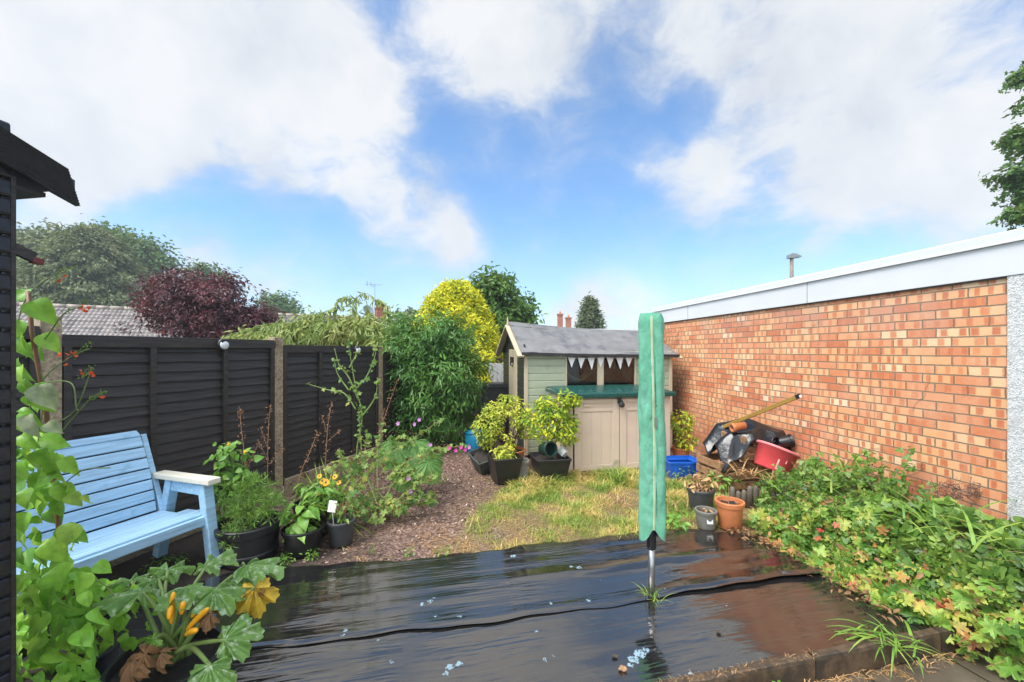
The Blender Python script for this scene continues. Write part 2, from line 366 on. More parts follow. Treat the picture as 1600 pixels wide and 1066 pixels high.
L['far1'] = leafmat('grey green cypress leaf', [(.055, .10, .045), (.11, .15, .065), (.18, .21, .095), (.26, .27, .13)], .6, .15, clump=.7, cl=.6, k=1.0)
L['far2'] = leafmat('broadleaf tree leaf', [(.03, .09, .024), (.06, .145, .035), (.11, .20, .05)], .55, .2, clump=.5, cl=.5, k=1.05)
L['midtree'] = leafmat('garden tree leaf', [(.03, .085, .016), (.065, .15, .026), (.13, .22, .045)], .45, .25, clump=1.2, cl=.5)
L['darkcon'] = leafmat('dark conifer leaf', [(.03, .06, .025), (.07, .10, .04), (.13, .14, .06)], .6, .1, clump=1, cl=.5)
L['azalea'] = leafmat('yellow green azalea leaf', [(.16, .26, .025), (.32, .40, .04), (.50, .50, .06), (.58, .50, .10)], .42, .3, clump=4, cl=.5, k=1.25)
L['bay'] = leafmat('yellowing tree leaf', [(.09, .20, .018), (.20, .33, .025), (.42, .46, .03), (.60, .50, .04)], .4, .3, clump=5, cl=.35)
L['mallow'] = leafmat('mallow leaf', [(.045, .12, .025), (.10, .21, .04), (.19, .29, .055), (.38, .38, .08)], .5, .3, clump=4, cl=.45, k=1.1)
L['rhubarb'] = leafmat('big matt green leaf', [(.07, .18, .045), (.13, .27, .07)], .5, .28, False, ((.22, .36, .12), 14, .55, .5))
L['feather'] = leafmat('feathery green foliage', [(.07, .17, .03), (.14, .26, .05), (.22, .34, .08)], .5, .25, clump=6)
L['herb'] = leafmat('fresh green leaf', [(.06, .17, .022), (.13, .28, .04), (.24, .38, .07)], .42, .3, clump=5, k=1.25)
L['strap'] = leafmat('strap leaf', [(.10, .19, .025), (.20, .30, .05), (.38, .40, .10)], .45, .25, k=1.5)
L['grass'] = leafmat('lawn blade', [(.07, .14, .02), (.14, .22, .035), (.26, .28, .06), (.42, .33, .11), (.52, .38, .16)], .5, .25, clump=2.6, cl=.65, k=1.45)
L['tuft'] = leafmat('green grass blade', [(.06, .16, .02), (.14, .27, .04), (.30, .36, .08)], .45, .25)
L['straw'] = leafmat('dry straw', [(.26, .15, .06), (.42, .25, .11), (.55, .36, .18)], .65, .15, tg=.05, k=1.1)
L['seed'] = leafmat('dry seed head', [(.20, .10, .055), (.34, .18, .10), (.48, .27, .17)], .7, .1, tg=.05, k=1.0)
L['pink'] = leafmat('magenta petal', [(.55, .02, .28), (.62, .10, .42)], .5, .3, tg=.05, k=1.0)
L['mauve'] = leafmat('mauve petal', [(.35, .12, .36), (.5, .25, .5)], .5, .3, tg=.05)
L['yellowpetal'] = leafmat('golden petal', [(.80, .36, .01), (.85, .50, .02)], .5, .2, tg=.05, k=1.0)
L['redpetal'] = leafmat('scarlet petal', [(.75, .06, .02), (.85, .16, .04)], .5, .25, tg=.05, k=1.0)
L['twig'] = leafmat('brown twig', [(.08, .04, .03), (.18, .10, .07)], .7, .05, tg=.05)

L['redleaf'] = leafmat('reddened geranium leaf', [(.45, .035, .04), (.42, .12, .05), (.48, .28, .07), (.30, .05, .035)], .45, .25, tg=.05, k=1.)

L['palebean'] = leafmat('pale bean leaf', [(.50, .58, .34), (.60, .66, .48)], .5, .3, True, k=1.)
# ------------------------------------------------------------------ ground
def interp(x, xs, ys): return np.interp(x, xs, ys)
def sstep(x, a, b):
    t = np.clip((x - a) / (b - a), 0, 1); return t * t * (3 - 2 * t)
K0 = np.array((1.205, 2.19)); KD = unit(np.array((1.46, .385))); KN = np.array((-KD[1], KD[0]))   # kerb line, normal pointing up the garden
K0 = G(1160, 1050, .03)[:2]; K1 = G(1493, 984, .03)[:2]; KD = unit(K1 - K0); KN = np.array((-KD[1], KD[0]))
BEDX = ([1.6, 2.2, 2.6, 3.0, 3.5, 4.0, 4.6, 5.2, 6.2, 9], [3.0, 2.80, 2.58, 2.47, 2.36, 2.40, 2.64, 2.8, 3.3, 3.6])
def bed(x, y): return .34 * sstep(x - interp(y, *BEDX), .02, .8)
def wob(x, y): return .010 * np.sin(x * 5.1 + y * 3.3) + .008 * np.sin(x * 11.7 - y * 9.1) + .006 * np.sin(x * 23 + y * 19)
def gz(x, y):
    x = np.asarray(x, float); y = np.asarray(y, float)
    front = ((x - K0[0]) * KN[0] + (y - K0[1]) * KN[1]) < .13
    near = (np.abs(x) < 9) & (y > -6) & (y < 14)
    return np.where(front & near & (y < 6), -.16, np.where(near, wob(x, y) * .6 + bed(x, y) * (y < 8), 0) - .012)
ax = np.r_[-900, -300, -100, -40, -20, -12, -9.0, np.arange(-6, 7.01, .085), 9.0, 12, 20, 40, 100, 300, 900]
ay = np.r_[-900, -300, -100, -40, -20, -10, -6, np.arange(-3, 11.01, .085), 14, 20, 40, 100, 300, 900]
gx, gy = np.meshgrid(ax, ay, indexing='ij')
mb = MB(); ny = len(ay)
mb.add(np.c_[gx.ravel(), gy.ravel(), gz(gx, gy).ravel()], [(i * ny + j, (i + 1) * ny + j, (i + 1) * ny + j + 1, i * ny + j + 1) for i in range(len(ax) - 1) for j in range(ny - 1)])
LAWN = [(-.55, 3.42), (.3, 3.62), (.95, 3.75), (1.7, 3.95), (2.25, 4.1), (2.5, 4.9), (2.6, 5.6), (.3, 5.75), (-.05, 5.2), (-.42, 4.4)]
def inpoly(x, y, poly):
    x = np.asarray(x); r = np.zeros(x.shape, bool); n = len(poly)
    for i in range(n):
        (x1, y1), (x2, y2) = poly[i], poly[(i + 1) % n]
        c = ((y1 > y) != (y2 > y)) & (x < (x2 - x1) * (y - y1) / (y2 - y1 + 1e-12) + x1); r ^= c
    return r
m, t = newmat('soil and bark mulch'); pos = t.n('NewGeometry', out='Position'); px_, py_ = t.sep(pos, 0), t.sep(pos, 1)
n_big = t.noise(pos, 2.2, 4, .6); n_f = t.noise(pos, 55, 5, .7); vor = t.n('TexVoronoi', {'Vector': pos, 'Scale': 60.}, out=1)
chip = t.ramp(t.sep(vor, 0), [(0, (.06, .034, .024)), (.5, (.18, .105, .075)), (.85, (.29, .18, .135)), (1, (.40, .29, .24))])
soilc = t.ramp(n_f, [(.3, (.018, .013, .010)), (.62, (.06, .042, .032)), (.75, (.12, .085, .07))])
pathm = t.m('ADD', t.m('SUBTRACT', py_, t.m('MULTIPLY', px_, -.55)), t.m('MULTIPLY', t.m('SUBTRACT', n_big, .5), 1.4))
pathf = t.smooth(pathm, 2.3, 3.3)
c = t.mix(pathf, soilc, chip)
lawnx = t.smooth(t.m('ADD', px_, t.m('MULTIPLY', t.m('SUBTRACT', n_big, .5), .8)), -.75, -.2); lawny = t.smooth(py_, 5.9, 5.5)
thatch = t.ramp(n_f, [(.3, (.10, .065, .03)), (.6, (.26, .17, .075)), (.8, (.36, .27, .12))])
c = t.mix(t.m('MULTIPLY', t.m('MULTIPLY', lawnx, lawny), t.smooth(n_big, .25, .5)), c, thatch)
far = t.smooth(py_, 9, 13)
c = t.mix(far, c, (.06, .10, .03))
finish(t, Base_Color=c, Roughness=.75, Normal=t.bump(t.m('ADD', n_f, t.sep(vor, 1)), .7, .02)); MAT['ground'] = m
mb.build('ground', m, smooth=True, kind='structure')

# bark chips strewn over the path and the soil
n = 13000
bx = RNG.uniform(-2.4, .5, n); by = RNG.uniform(3.3, 7.6, n)
keep = (RNG.random(n) < np.clip((by - 3.0 + .55 * bx) / 1.2, .33, 1)) & ~((inpoly(bx, by, LAWN)) & (RNG.random(n) < .85))
bx, by = bx[keep], by[keep]; n = len(bx)
chipt = tm([(-.5, -.22, 0), (.45, -.3, .08), (.55, .2, .02), (-.4, .3, .1), (0, 0, .22)], [(0, 1, 4), (1, 2, 4), (2, 3, 4), (3, 0, 4)])
m, t = newmat('bark chip'); rnd = t.n('NewGeometry', out='Random Per Island')
finish(t, Base_Color=t.ramp(rnd, [(0, (.05, .026, .018)), (.45, (.17, .10, .072)), (.8, (.30, .19, .14)), (.97, (.44, .32, .26)), (1, (.60, .50, .42))]), Roughness=.55)
mb = MB(); mb.batch(chipt, np.c_[bx, by, gz(bx, by) + .004], spin(n, np.array((0, 0, 1.)) + RNG.normal(size=(n, 3)) * .3), RNG.uniform(.012, .034, n))
mb.build('bark_chips', m, kind='stuff', label='reddish brown bark chips strewn over the path between bed and lawn', cat='bark chips')

# lower paving in front of the kerb
m, t = newmat('wet concrete slabs'); oc = t.n('TexCoord', out=3)
u = t.vm('DOT_PRODUCT', oc, (KD[0], KD[1], 0), out=1); v = t.vm('DOT_PRODUCT', oc, (KN[0], KN[1], 0), out=1)
n1 = t.noise(oc, 4, 6, .6); n2 = t.noise(oc, 130, 4, .7)
def joint(x, per, off, wd):
    fr = t.m('ABSOLUTE', t.m('SUBTRACT', t.m('FRACT', t.m('DIVIDE', t.m('ADD', x, off), per)), .5)); return t.smooth(fr, .5 - wd / per, .5 - wd / per * .4)
j = t.m('MAXIMUM', joint(u, .6, 10.2, .012), joint(v, .6, 10.16, .012))
c = t.ramp(t.m('ADD', t.m('MULTIPLY', n1, .7), t.m('MULTIPLY', n2, .3)), [(.3, (.045, .036, .026)), (.55, (.095, .075, .052)), (.72, (.16, .13, .09))])
c = t.mix(j, c, (.03, .022, .013))
finish(t, Base_Color=c, Roughness=t.m('ADD', .32, t.m('MULTIPLY', n2, .3)), Normal=t.bump(t.m('SUBTRACT', n2, t.m('MULTIPLY', j, 3)), .4, .006))
q = lambda a, b: tuple(K0 + KD * a + KN * b)
mb = MB(); pts = [q(-6, -.004), q(-6, -7), q(8, -7), q(8, -.004)]
mb.grid(lambda u_, v_: np.c_[(K0[0] + KD[0] * (-6 + 14 * u_) + KN[0] * (-.004 - 6 * v_)), (K0[1] + KD[1] * (-6 + 14 * u_) + KN[1] * (-.004 - 6 * v_)), np.full(len(u_), -.100)], 30, 16)
mb.build('paving', m, kind='structure')

# kerb edgings (0.9 m long each)
MAT['kerb'].node_tree.nodes  # keep
for i, (a, b, dz, lab) in enumerate([(-1.35, -.452, -.004, 'long brown concrete kerb edging at the bottom edge of the photo'), (-.448, .46, 0.0, 'brown concrete kerb edging with dry weeds along its foot'),
                                     (.464, 1.36, .004, 'mossy concrete kerb edging with a grass tuft leaning over it'), (1.364, 2.3, .0, 'dark concrete kerb edging disappearing under the geranium leaves')]):
    p, r = K0 + KD * a, K0 + KD * b; c = (p + r) / 2 + KN * .028
    o = thing('kerb_edging', lab, 'kerb', (c[0], c[1], -.125), group='concrete kerb edgings', world=False); o.rotation_euler = (0, 0, math.atan2(KD[1], KD[0]))
    ln = b - a; MBk = MB(); 
    def kf(u_, v_, ln=ln):
        prof = np.array([(-.028, 0), (-.028, .13), (-.024, .148), (-.016, .152), (.018, .152), (.026, .146), (.028, .13), (.028, 0)])
        k = np.clip((v_ * 7).round().astype(int), 0, 7); x = (u_ - .5) * ln
        return np.c_[x, prof[k, 0] + .002 * np.sin(x * 17 + k), prof[k, 1] + .003 * np.sin(x * 9 + dz * 500) + dz]
    MBk.grid(kf, 25, 8); MBk.add([(s * ln / 2, a_, b_) for s in (-1, 1) for a_, b_ in ((-.028, 0), (-.028, .14), (.028, .14), (.028, 0))], [(0, 1, 2, 3), (7, 6, 5, 4)])
    MBk.build('edging_stone', MAT['kerb'], o)

# ------------------------------------------------------------------ weed membrane: two wet overlapping sheets
SPL = [(672, 940, .030), (660, 944, .020), (678, 934, .014), (540, 985, .020), (536, 992, .012), (590, 1000, .012), (428, 1007, .014), (703, 1042, .030), (716, 1037, .026), (697, 1052, .018), (1000, 1022, .050), (990, 1030, .040), (1008, 1016, .030), (984, 1038, .022),
       (612, 1034, .016), (905, 887, .035), (893, 885, .022), (802, 868, .034), (852, 1030, .016), (864, 1025, .010), (679, 963, .012), (718, 963, .012), (838, 986, .012), (920, 938, .016), (860, 942, .015), (1078, 1052, .012)]
def memmat(name, tone, zs, sel):
    m, t = newmat(name); pos = t.n('NewGeometry', out='Position'); a = math.radians(13)
    u = t.vm('DOT_PRODUCT', pos, (math.cos(a), math.sin(a), 0), out=1); v = t.vm('DOT_PRODUCT', pos, (-math.sin(a), math.cos(a), 0), out=1)
    v = t.m('ADD', v, t.m('MULTIPLY', t.m('SUBTRACT', t.noise(t.comb(u, v, 0.), 1.3, 3, .5), .5), .05))
    sv = t.comb(t.m('MULTIPLY', u, 3.6), t.m('MULTIPLY', v, 36.), 0.); sv2 = t.comb(t.m('MULTIPLY', u, 1.4), t.m('MULTIPLY', v, 12.), 0.)
    st = t.noise(sv, 1., 1.6, .45); st2 = t.noise(sv2, 1., 4, .6); sp = t.noise(pos, 1.6, 4, .55); fine = t.noise(t.comb(t.m('MULTIPLY', u, 70.), t.m('MULTIPLY', v, 260.), 0.), 1., 2, .5)
    line = t.m('ABSOLUTE', t.m('SUBTRACT', t.m('FRACT', t.m('DIVIDE', v, .155)), .5)); thr = t.m('MULTIPLY', t.smooth(line, .484, .496), t.smooth(st2, .38, .55))
    c = t.mix(t.m('MULTIPLY', thr, .5), tone, (.03, .085, .075))
    c = t.mix(t.smooth(t.noise(pos, 90, 3, .6), .70, .78), c, (.10, .09, .08))
    dust = t.smooth(sp, .50, .75); c = t.mix(t.m('MULTIPLY', dust, .4), c, (.05, .042, .04))
    # dried splashes of pale blue paint
    vo = t.n('TexVoronoi', {'Vector': pos, 'Scale': 7.5}, out=None); dst = t.m('ADD', vo.outputs[0], t.m('MULTIPLY', t.m('SUBTRACT', t.noise(pos, 70, 2), .5), .06))
    vr = t.sep(vo.outputs[1], 0); paint = t.m('MULTIPLY', t.m('LESS_THAN', dst, t.m('MULTIPLY', t.sep(vo.outputs[1], 1), .040)), t.m('GREATER_THAN', vr, .45))
    wn = t.vm('MULTIPLY', t.vm('SUBTRACT', t.noise(pos, 34, 4, .7, out=1), (.5, .5, .5)), (.06, .06, 0)); wp = t.vm('MULTIPLY', t.vm('ADD', pos, wn), (1, 1, 0)); tear = t.noise(t.vm('MULTIPLY', pos, (1, .45, 1)), 95, 4, .7)
    for px, py, r in SPL:
        g = G(px, py, zs)
        if sel != bool(g[1] > np.interp(g[0], SEAMX, SEAMY)): continue
        d = t.vm('DISTANCE', wp, (float(g[0]), float(g[1]), 0.), out=1); paint = t.m('MAXIMUM', paint, t.m('MULTIPLY', t.m('LESS_THAN', d, r * .68), t.smooth(tear, .42, .52)))
    c = t.mix(t.m('MULTIPLY', paint, .8), c, (.30, .46, .54))
    wet = t.smooth(t.m('ADD', t.m('MULTIPLY', st, .25), t.m('ADD', t.m('MULTIPLY', st2, .45), t.m('MULTIPLY', sp, .65))), .70, .86)
    r = t.m('ADD', .04, t.m('MULTIPLY', wet, .22))
    hgt = t.m('ADD', t.m('MULTIPLY', st, t.m('ADD', .20, t.m('MULTIPLY', t.smooth(sp, .40, .60), .42))), t.m('ADD', t.m('MULTIPLY', st2, .12), t.m('MULTIPLY', fine, .03)))
    p = t.n('BsdfPrincipled', {'Base Color': c, 'Roughness': t.m('ADD', r, t.m('MULTIPLY', paint, .4)), 'IOR': 2.25, 'Normal': t.bump(hgt, .42, .011), 'Specular IOR Level': .62, 'Specular Tint': (1., .92, .83)})
    t.n('OutputMaterial', {0: p}, out=None); return m
SEAMX = [-3.4, -1.53, 0, .943, 1.62, 2.385, 3.2]; SEAMY = [1.93, 2.35, 2.63, 2.835, 3.02, 3.15, 3.3]
FARX = [-3.4, -2.75, -2.4, -2.19, -1.89, -1.26, -.62, -.21, .34, .93, 1.21, 1.69, 2.15, 2.45, 3.2]; FARY = [2.1, 2.35, 2.95, 3.15, 3.26, 3.31, 3.4, 3.53, 3.67, 3.79, 3.92, 3.93, 3.87, 3.62, 3.6]
def wr(x, y): return .0005 * np.sin(y * 31 - x * 6.2) + .002 * np.sin(x * 2.1 + y * 3.3) + .0007 * np.sin(x * 4.1 - y * 14) + .0005 * np.sin(-x * 11 + y * 41)
def farsheet(u, v):
    x = -3.3 + u * (2.55 + 3.3); y0 = interp(x, SEAMX, SEAMY) - .03 + .012 * np.sin(x * 7) + .006 * np.sin(x * 17); y1 = interp(x, FARX, FARY) + .02 * np.sin(x * 9) + .012 * np.sin(x * 23)
    y = y0 + (y1 - y0) * v; lift = .030 * np.exp(-((x - 1.55) / .5) ** 2) + .030 * np.exp(-((x - 2.2) / .28) ** 2) + .004 * np.exp(-((x + 1.2) / .7) ** 2) + .003
    e = np.exp(-((y - y0) / .10) ** 2); curl = np.where(y - y0 < .03, .5, 1)
    z = .014 + wr(x, y) + lift * e * curl + np.where(v > .985, -.012, 0) + .02 * np.exp(-((y - y0 - .45) / .05) ** 2) * np.exp(-((x - 1.2) / .8) ** 2)
    return np.c_[x, y, z]
o = MB().grid(farsheet, 130, 70).build('weed_membrane', memmat('far wet woven membrane', (.012, .0115, .0115), .018, True), smooth=True, label='farther sheet of wet black weed membrane, its lifted edge overlapping the nearer sheet', cat='weed membrane', group='overlapping sheets of weed membrane')
def nearsheet(u, v):
    x = -3.3 + u * 6.2; y1 = interp(x, SEAMX, SEAMY) + .12; y0 = np.maximum(.2, (K0[1] - (x - K0[0]) * KN[0] / KN[1]) + .062)
    y = y0 + (y1 - y0) * v; return np.c_[x, y, .004 + .8 * np.clip(wr(x, y + 3), -.006, 1) + .004]
near = MB().grid(nearsheet, 130, 70).build('weed_membrane', memmat('near wet woven membrane', (.012, .0115, .0115), .008, False), smooth=True, label='nearer sheet of wet black weed membrane running up to the kerb', cat='weed membrane', group='overlapping sheets of weed membrane')
# ------------------------------------------------------------------ fence along the left
FT = math.atan2(.587, 1.839); FP = [np.array((-3.31 + .587 * i, 2.98 + 1.839 * i)) for i in range(-1, 4)]     # posts
FD = unit(FP[2] - FP[1]); PL = 1.93
panel = thing('timber_fence', 'x', 'fence', group='black lap fence panels on the left', world=False)
mb = MB(); rng = np.random.default_rng(3); nb = 18; pitch = 1.60 / nb; x0, x1 = .06, PL - .06
for i in range(nb):
    z = .02 + i * pitch; h = pitch + .03; nn = 24; xs = np.linspace(x0, x1, nn); ph = rng.random(3) * 6
    bot = .004 * np.sin(xs * 5 + ph[0]) + .003 * np.sin(xs * 13 + ph[1]); off = .002 * np.sin(xs * 3 + ph[2])
    v = np.vstack([np.c_[xs, -.042 + off, z + bot], np.c_[xs, -.013 + off, z + h + 0 * xs], np.c_[xs, -.004 + off, z + h + 0 * xs], np.c_[xs, -.030 + off, z + bot]])
    f = [(r * nn + j, r * nn + j + 1, ((r + 1) % 4) * nn + j + 1, ((r + 1) % 4) * nn + j) for r in range(4) for j in range(nn - 1)]
    mb.add(v, f)
mb.build('boards', MAT['blackfence'], panel)
MB().box((PL / 2, -.05, 1.605), (PL - .11, .036, .075)).box((PL / 2, -.015, 1.651), (PL - .11, .075, .018)).build('top_rail', MAT['blackfence'], panel, bevel=.003)
for fr in (0.045, 1 / 3, 2 / 3, .955): MB().box((PL * fr, -.055, .795), (.045, .026, 1.545)).build('batten', MAT['blackfence'], panel, bevel=.003)
GRAV = .06
tops = [H + .17, H + .118, H + .066, H - .02, H - .06]
plabs = ['black fence panel mostly hidden behind the near black shed', 'long black lap fence panel directly behind the pale blue bench', 'black lap fence panel behind the tall branching mallow', 'black fence panel mostly swallowed by the big dark green shrub']
for i in range(4):
    o = panel if i == 0 else copy_tree(panel)
    p = FP[i]; o.location = (p[0], p[1], tops[i] - 1.66); o.rotation_euler = (0, 0, math.atan2(FD[1], FD[0])); tag(o, plabs[i])
ptops = [H + .3, H + .264, H + .169, H + .081, H + .02]
qlabs = ['', 'brown concrete fence post with a chipped top beside the near black shed', 'tall speckled concrete fence post to the right of the bench', 'slim concrete fence post behind the tall mallow, before the shrub', 'concrete fence post hidden in the dark shrub at the far end']
for i in range(1, 4):
    p = FP[i]; o = thing('fence_post', qlabs[i], 'fence post', (p[0], p[1], 0), group='concrete fence posts', world=False); o.rotation_euler = (0, 0, math.atan2(FD[1], FD[0]))
    h = ptops[i]
    MB().grid(lambda u, v: np.c_[.057 * np.sign(np.cos(u * 2 * np.pi + .785)) * np.minimum(1, abs(np.cos(u * 2 * np.pi + .785)) * 1.5), .057 * np.sign(np.sin(u * 2 * np.pi + .785)) * np.minimum(1, abs(np.sin(u * 2 * np.pi + .785)) * 1.5), v * h - .03], 25, 30).build('shaft', MAT['concrete'], o)
    MB().box((0, 0, h - .028), (.108, .108, .022), rz=.02).build('cap', MAT['concrete'], o, bevel=.008)
glabs = ['grey concrete gravel board under the fence behind the bench', 'grey concrete gravel board showing behind the yellow daisies', 'concrete gravel board lost behind the sprawling mallow']
for i in range(3):
    p, r = FP[i + 1], FP[i + 2]; N2 = np.array((FD[1], -FD[0])); c = (p + r) / 2 + N2 * .075; ln = PL - .13
    o = MB().box((0, 0, .09), (ln, .045, .20)).build('gravel_board', MAT['concrete'], bevel=.008, label=glabs[i], cat='gravel board', group='concrete gravel boards')
    o.location = (c[0], c[1], 0); o.rotation_euler = (0, 0, math.atan2(FD[1], FD[0]))
for pidx, s, zt, lab in ((1, 1.235, H + .098, 'round solar fence light on the panel behind the bench'), (2, 1.32, H + .05, 'round solar fence light partly hidden by the tall mallow')):
    c = FP[pidx] + FD * s + np.array((FD[1], -FD[0])) * .085
    o = thing('fence_light', lab, 'fence light', (c[0], c[1], zt - .03), group='solar fence lights', world=False); o.rotation_euler = (0, 0, math.atan2(FD[1], FD[0]))
    Rx = Matrix.Rotation(math.radians(90), 3, 'X')
    MB().lathe([(0, .0), (.05, 0), (.052, .012), (.046, .024), (0, .028)], R=Rx, c=(0, 0, 0)).build('backing', MAT['greyplastic'], o, True)
    MB().lathe([(.0, .020), (.044, .026), (.044, .034), (.03, .046), (0, .05)], R=Rx, c=(0, 0, -.012)).build('lens', MAT['lens'], o, True)
    MB().box((0, -.032, .024), (.07, .02, .036)).build('solar_cell', MAT['blackplastic'], o, bevel=.004)

# ------------------------------------------------------------------ brick garage on the right
GA = math.atan2(.992, -.129)
gar = thing('brick_garage', 'long orange brick garage with a white fascia along the right of the garden', 'garage', (3.54, 2.98, 0), GA, world=False)
m, t = newmat('flashed orange brick'); oc = t.n('TexCoord', out=3); x, z = t.sep(oc, 0), t.sep(oc, 2)
jit = t.noise(oc, 30, 2, .5, out=1); x = t.m('ADD', x, t.m('MULTIPLY', t.m('SUBTRACT', t.sep(jit, 0), .5), .012)); zj = t.m('ADD', z, t.m('MULTIPLY', t.m('SUBTRACT', t.sep(jit, 1), .5), .007))
v = t.m('DIVIDE', t.m('ADD', zj, .015), .075); row = t.m('FLOOR', v); fv = t.m('FRACT', v)
ro = t.n('TexWhiteNoise', {'W': row}, out=0, noise_dimensions='1D')
u = t.m('ADD', t.m('ADD', t.m('DIVIDE', t.m('ADD', x, 20.), .225), t.m('MULTIPLY', t.m('MODULO', t.m('ADD', row, 100.), 2.), .5)), t.m('MULTIPLY', ro, .12))
col_ = t.m('FLOOR', u); fu = t.m('FRACT', u)
r1n = t.n('TexWhiteNoise', {'Vector': t.comb(col_, row, 0.)}, out=None, noise_dimensions='3D'); r1 = r1n.outputs[0]; r1c = r1n.outputs[1]
ra, rb, rc = t.sep(r1c, 0), t.sep(r1c, 1), t.sep(r1c, 2)
base = t.ramp(ra, [(0, (.50, .145, .06)), (.12, (.60, .21, .09)), (.3, (.66, .28, .14)), (.55, (.70, .34, .15)), (.84, (.74, .42, .21)), (.95, (.79, .53, .31)), (1, (.83, .63, .44))])
dark = t.ramp(rb, [(0, (.50, .135, .055)), (.6, (.58, .18, .07)), (1, (.64, .23, .09))])
# kiss marks: squarish darker bands across a brick
kb = t.m('FRACT', t.m('ADD', t.m('MULTIPLY', fu, t.m('ADD', 1.2, t.m('MULTIPLY', rc, 1.6))), rb))
kis = t.m('MULTIPLY', t.smooth(t.m('ABSOLUTE', t.m('SUBTRACT', kb, .5)), .25, .14), t.smooth(t.m('ABSOLUTE', t.m('SUBTRACT', fv, .52)), .47, .30))
kis = t.m('MULTIPLY', kis, t.smooth(t.m('ADD', rc, t.m('MULTIPLY', ra, .3)), .15, .45))
blot = t.noise(oc, 38, 4, .65)
c = t.mix(t.m('MULTIPLY', kis, t.m('ADD', .68, t.m('MULTIPLY', blot, .5))), base, dark)
c = t.mix(t.m('MULTIPLY', t.smooth(blot, .55, .75), .35), c, (.72, .5, .33))
c = t.mix(t.m('MULTIPLY', t.smooth(t.noise(oc, 1.3, 4, .6), .45, .75), t.m('MULTIPLY', t.smooth(z, 1.5, 2.1), .45)), c, (.42, .33, .29))
c = t.mix(t.m('MULTIPLY', t.smooth(t.noise(oc, 2.2, 5, .65), .45, .70), .42), c, (.73, .48, .29))
c = t.mix(t.m('MULTIPLY', t.smooth(z, .75, .15), .35), c, (.42, .13, .075))
spk = t.smooth(t.noise(oc, 240, 2, .5), .68, .76); c = t.mix(t.m('MULTIPLY', spk, .5), c, (.2, .09, .05))
def rect(x0, x1, z0, z1): return t.m('MULTIPLY', t.m('MULTIPLY', t.smooth(x, x0 - .015, x0 + .015), t.smooth(x, x1 + .015, x1 - .015)), t.m('MULTIPLY', t.smooth(z, z0 - .02, z0 + .02), t.smooth(z, z1 + .02, z1 - .02)))
daub = t.m('MAXIMUM', t.m('MAXIMUM', rect(3.0, 3.05, 1.43, 1.80), rect(2.86, 3.05, 1.40, 1.455)), t.m('MULTIPLY', t.m('MAXIMUM', rect(2.53, 2.75, 1.495, 1.555), rect(2.54, 2.61, 1.5, 1.78)), .6))
c = t.mix(t.m('MULTIPLY', daub, t.m('ADD', .35, t.m('MULTIPLY', blot, .6))), c, (.72, .15, .04))      # old orange paint daubs on the bricks
mo = t.m('MAXIMUM', t.smooth(t.m('ABSOLUTE', t.m('SUBTRACT', fu, .5)), .474, .486), t.smooth(t.m('ABSOLUTE', t.m('SUBTRACT', fv, .5)), .415, .45))
mcol = t.mix(t.noise(oc, 5, 3), (.17, .12, .075), (.33, .245, .165))
c = t.mix(mo, c, mcol)
hgt = t.m('ADD', t.m('MULTIPLY', t.m('SUBTRACT', 1., mo), 1.), t.m('ADD', t.m('MULTIPLY', blot, .25), t.m('MULTIPLY', ra, .12)))
finish(t, Base_Color=c, Roughness=.72, Normal=t.bump(hgt, .9, .012)); MAT['brick'] = m
MB().box((2.565, -.1, 1.1), (5.13, .2, 2.22)).build('wall', m, gar)
m, t = newmat('grey white pebbledash'); oc = t.n('TexCoord', out=3); vn = t.n('TexVoronoi', {'Vector': oc, 'Scale': 120.}, out=None)
c = t.ramp(t.sep(vn.outputs[1], 0), [(0, (.36, .36, .34)), (.5, (.56, .56, .54)), (1, (.72, .72, .70))]); c = t.mix(t.smooth(t.noise(oc, 3, 4), .55, .75), c, (.45, .44, .41))
finish(t, Base_Color=c, Roughness=.75, Normal=t.bump(vn.outputs[0], .6, .008))
MB().box((-1.4, -.089, 1.1), (2.8, .222, 2.216)).build('rendered_pillar', m, gar)
MB().box((1.35, .015, 2.325), (8.10, .03, .23)).build('fascia', MAT['whitepaint'], gar, bevel=.003)
MB().prism([(.0, 2.441), (.052, 2.441), (.052, 2.452), (.046, 2.455), (.046, 2.515), (.02, 2.53), (-.05, 2.535), (-.05, 2.441)], -2.75, 5.45, 'x').build('roof_trim', MAT['whitepaint'], gar)
MB().box((5.30, -.02, 2.09), (.09, .06, .236)).box((5.38, -1.3, 2.325), (.03, 2.54, .22)).build('fascia_end', MAT['whitepaint'], gar, bevel=.003)
for xx in (-.72, 1.71, 4.15): MB().box((xx, .0305, 2.325), (.004, .003, .228)).build('fascia_joint', MAT['dark'], gar)
MB().box((1.33, -1.5, 2.47), (8.0, 2.85, .06)).build('roof', MAT['felt'], gar)
MB().box((5.0, -1.5, 1.1), (.2, 2.55, 2.2)).box((1.2, -2.8, 1.1), (7.8, .15, 2.2)).build('rear_wall', MAT['brick'], gar)
MB().box((5.13 / 2, .012, 2.2035), (5.13, .02, .012)).build('shade_strip', MAT['dark'], gar)  # solid dark strip standing in for the shade under the fascia
# dry creeper stems clinging to the brick
mb = MB(); rng = np.random.default_rng(8)
for k in range(46):
    a = rng.random() < .62
    x0, z0 = (rng.uniform(4.4, 5.1), rng.uniform(1.9, 2.2)) if a else (rng.uniform(.1, 4.5), rng.uniform(.6, 2.19)); pts = [np.array((x0, .006, z0))]; d = rng.uniform(-2.6, -.5)
    for j in range(7): d += rng.normal() * .5; pts.append(np.clip(pts[-1] + np.array((math.cos(d), 0, math.sin(d))) * rng.uniform(.02, .06) * (1 if a else 1.3), (0, .004, .3), (5.12, .01, 2.195)))
    mb.tube(pts, .0014, 4)
mb.build('dry_creeper', MAT['stemdry'], gar)

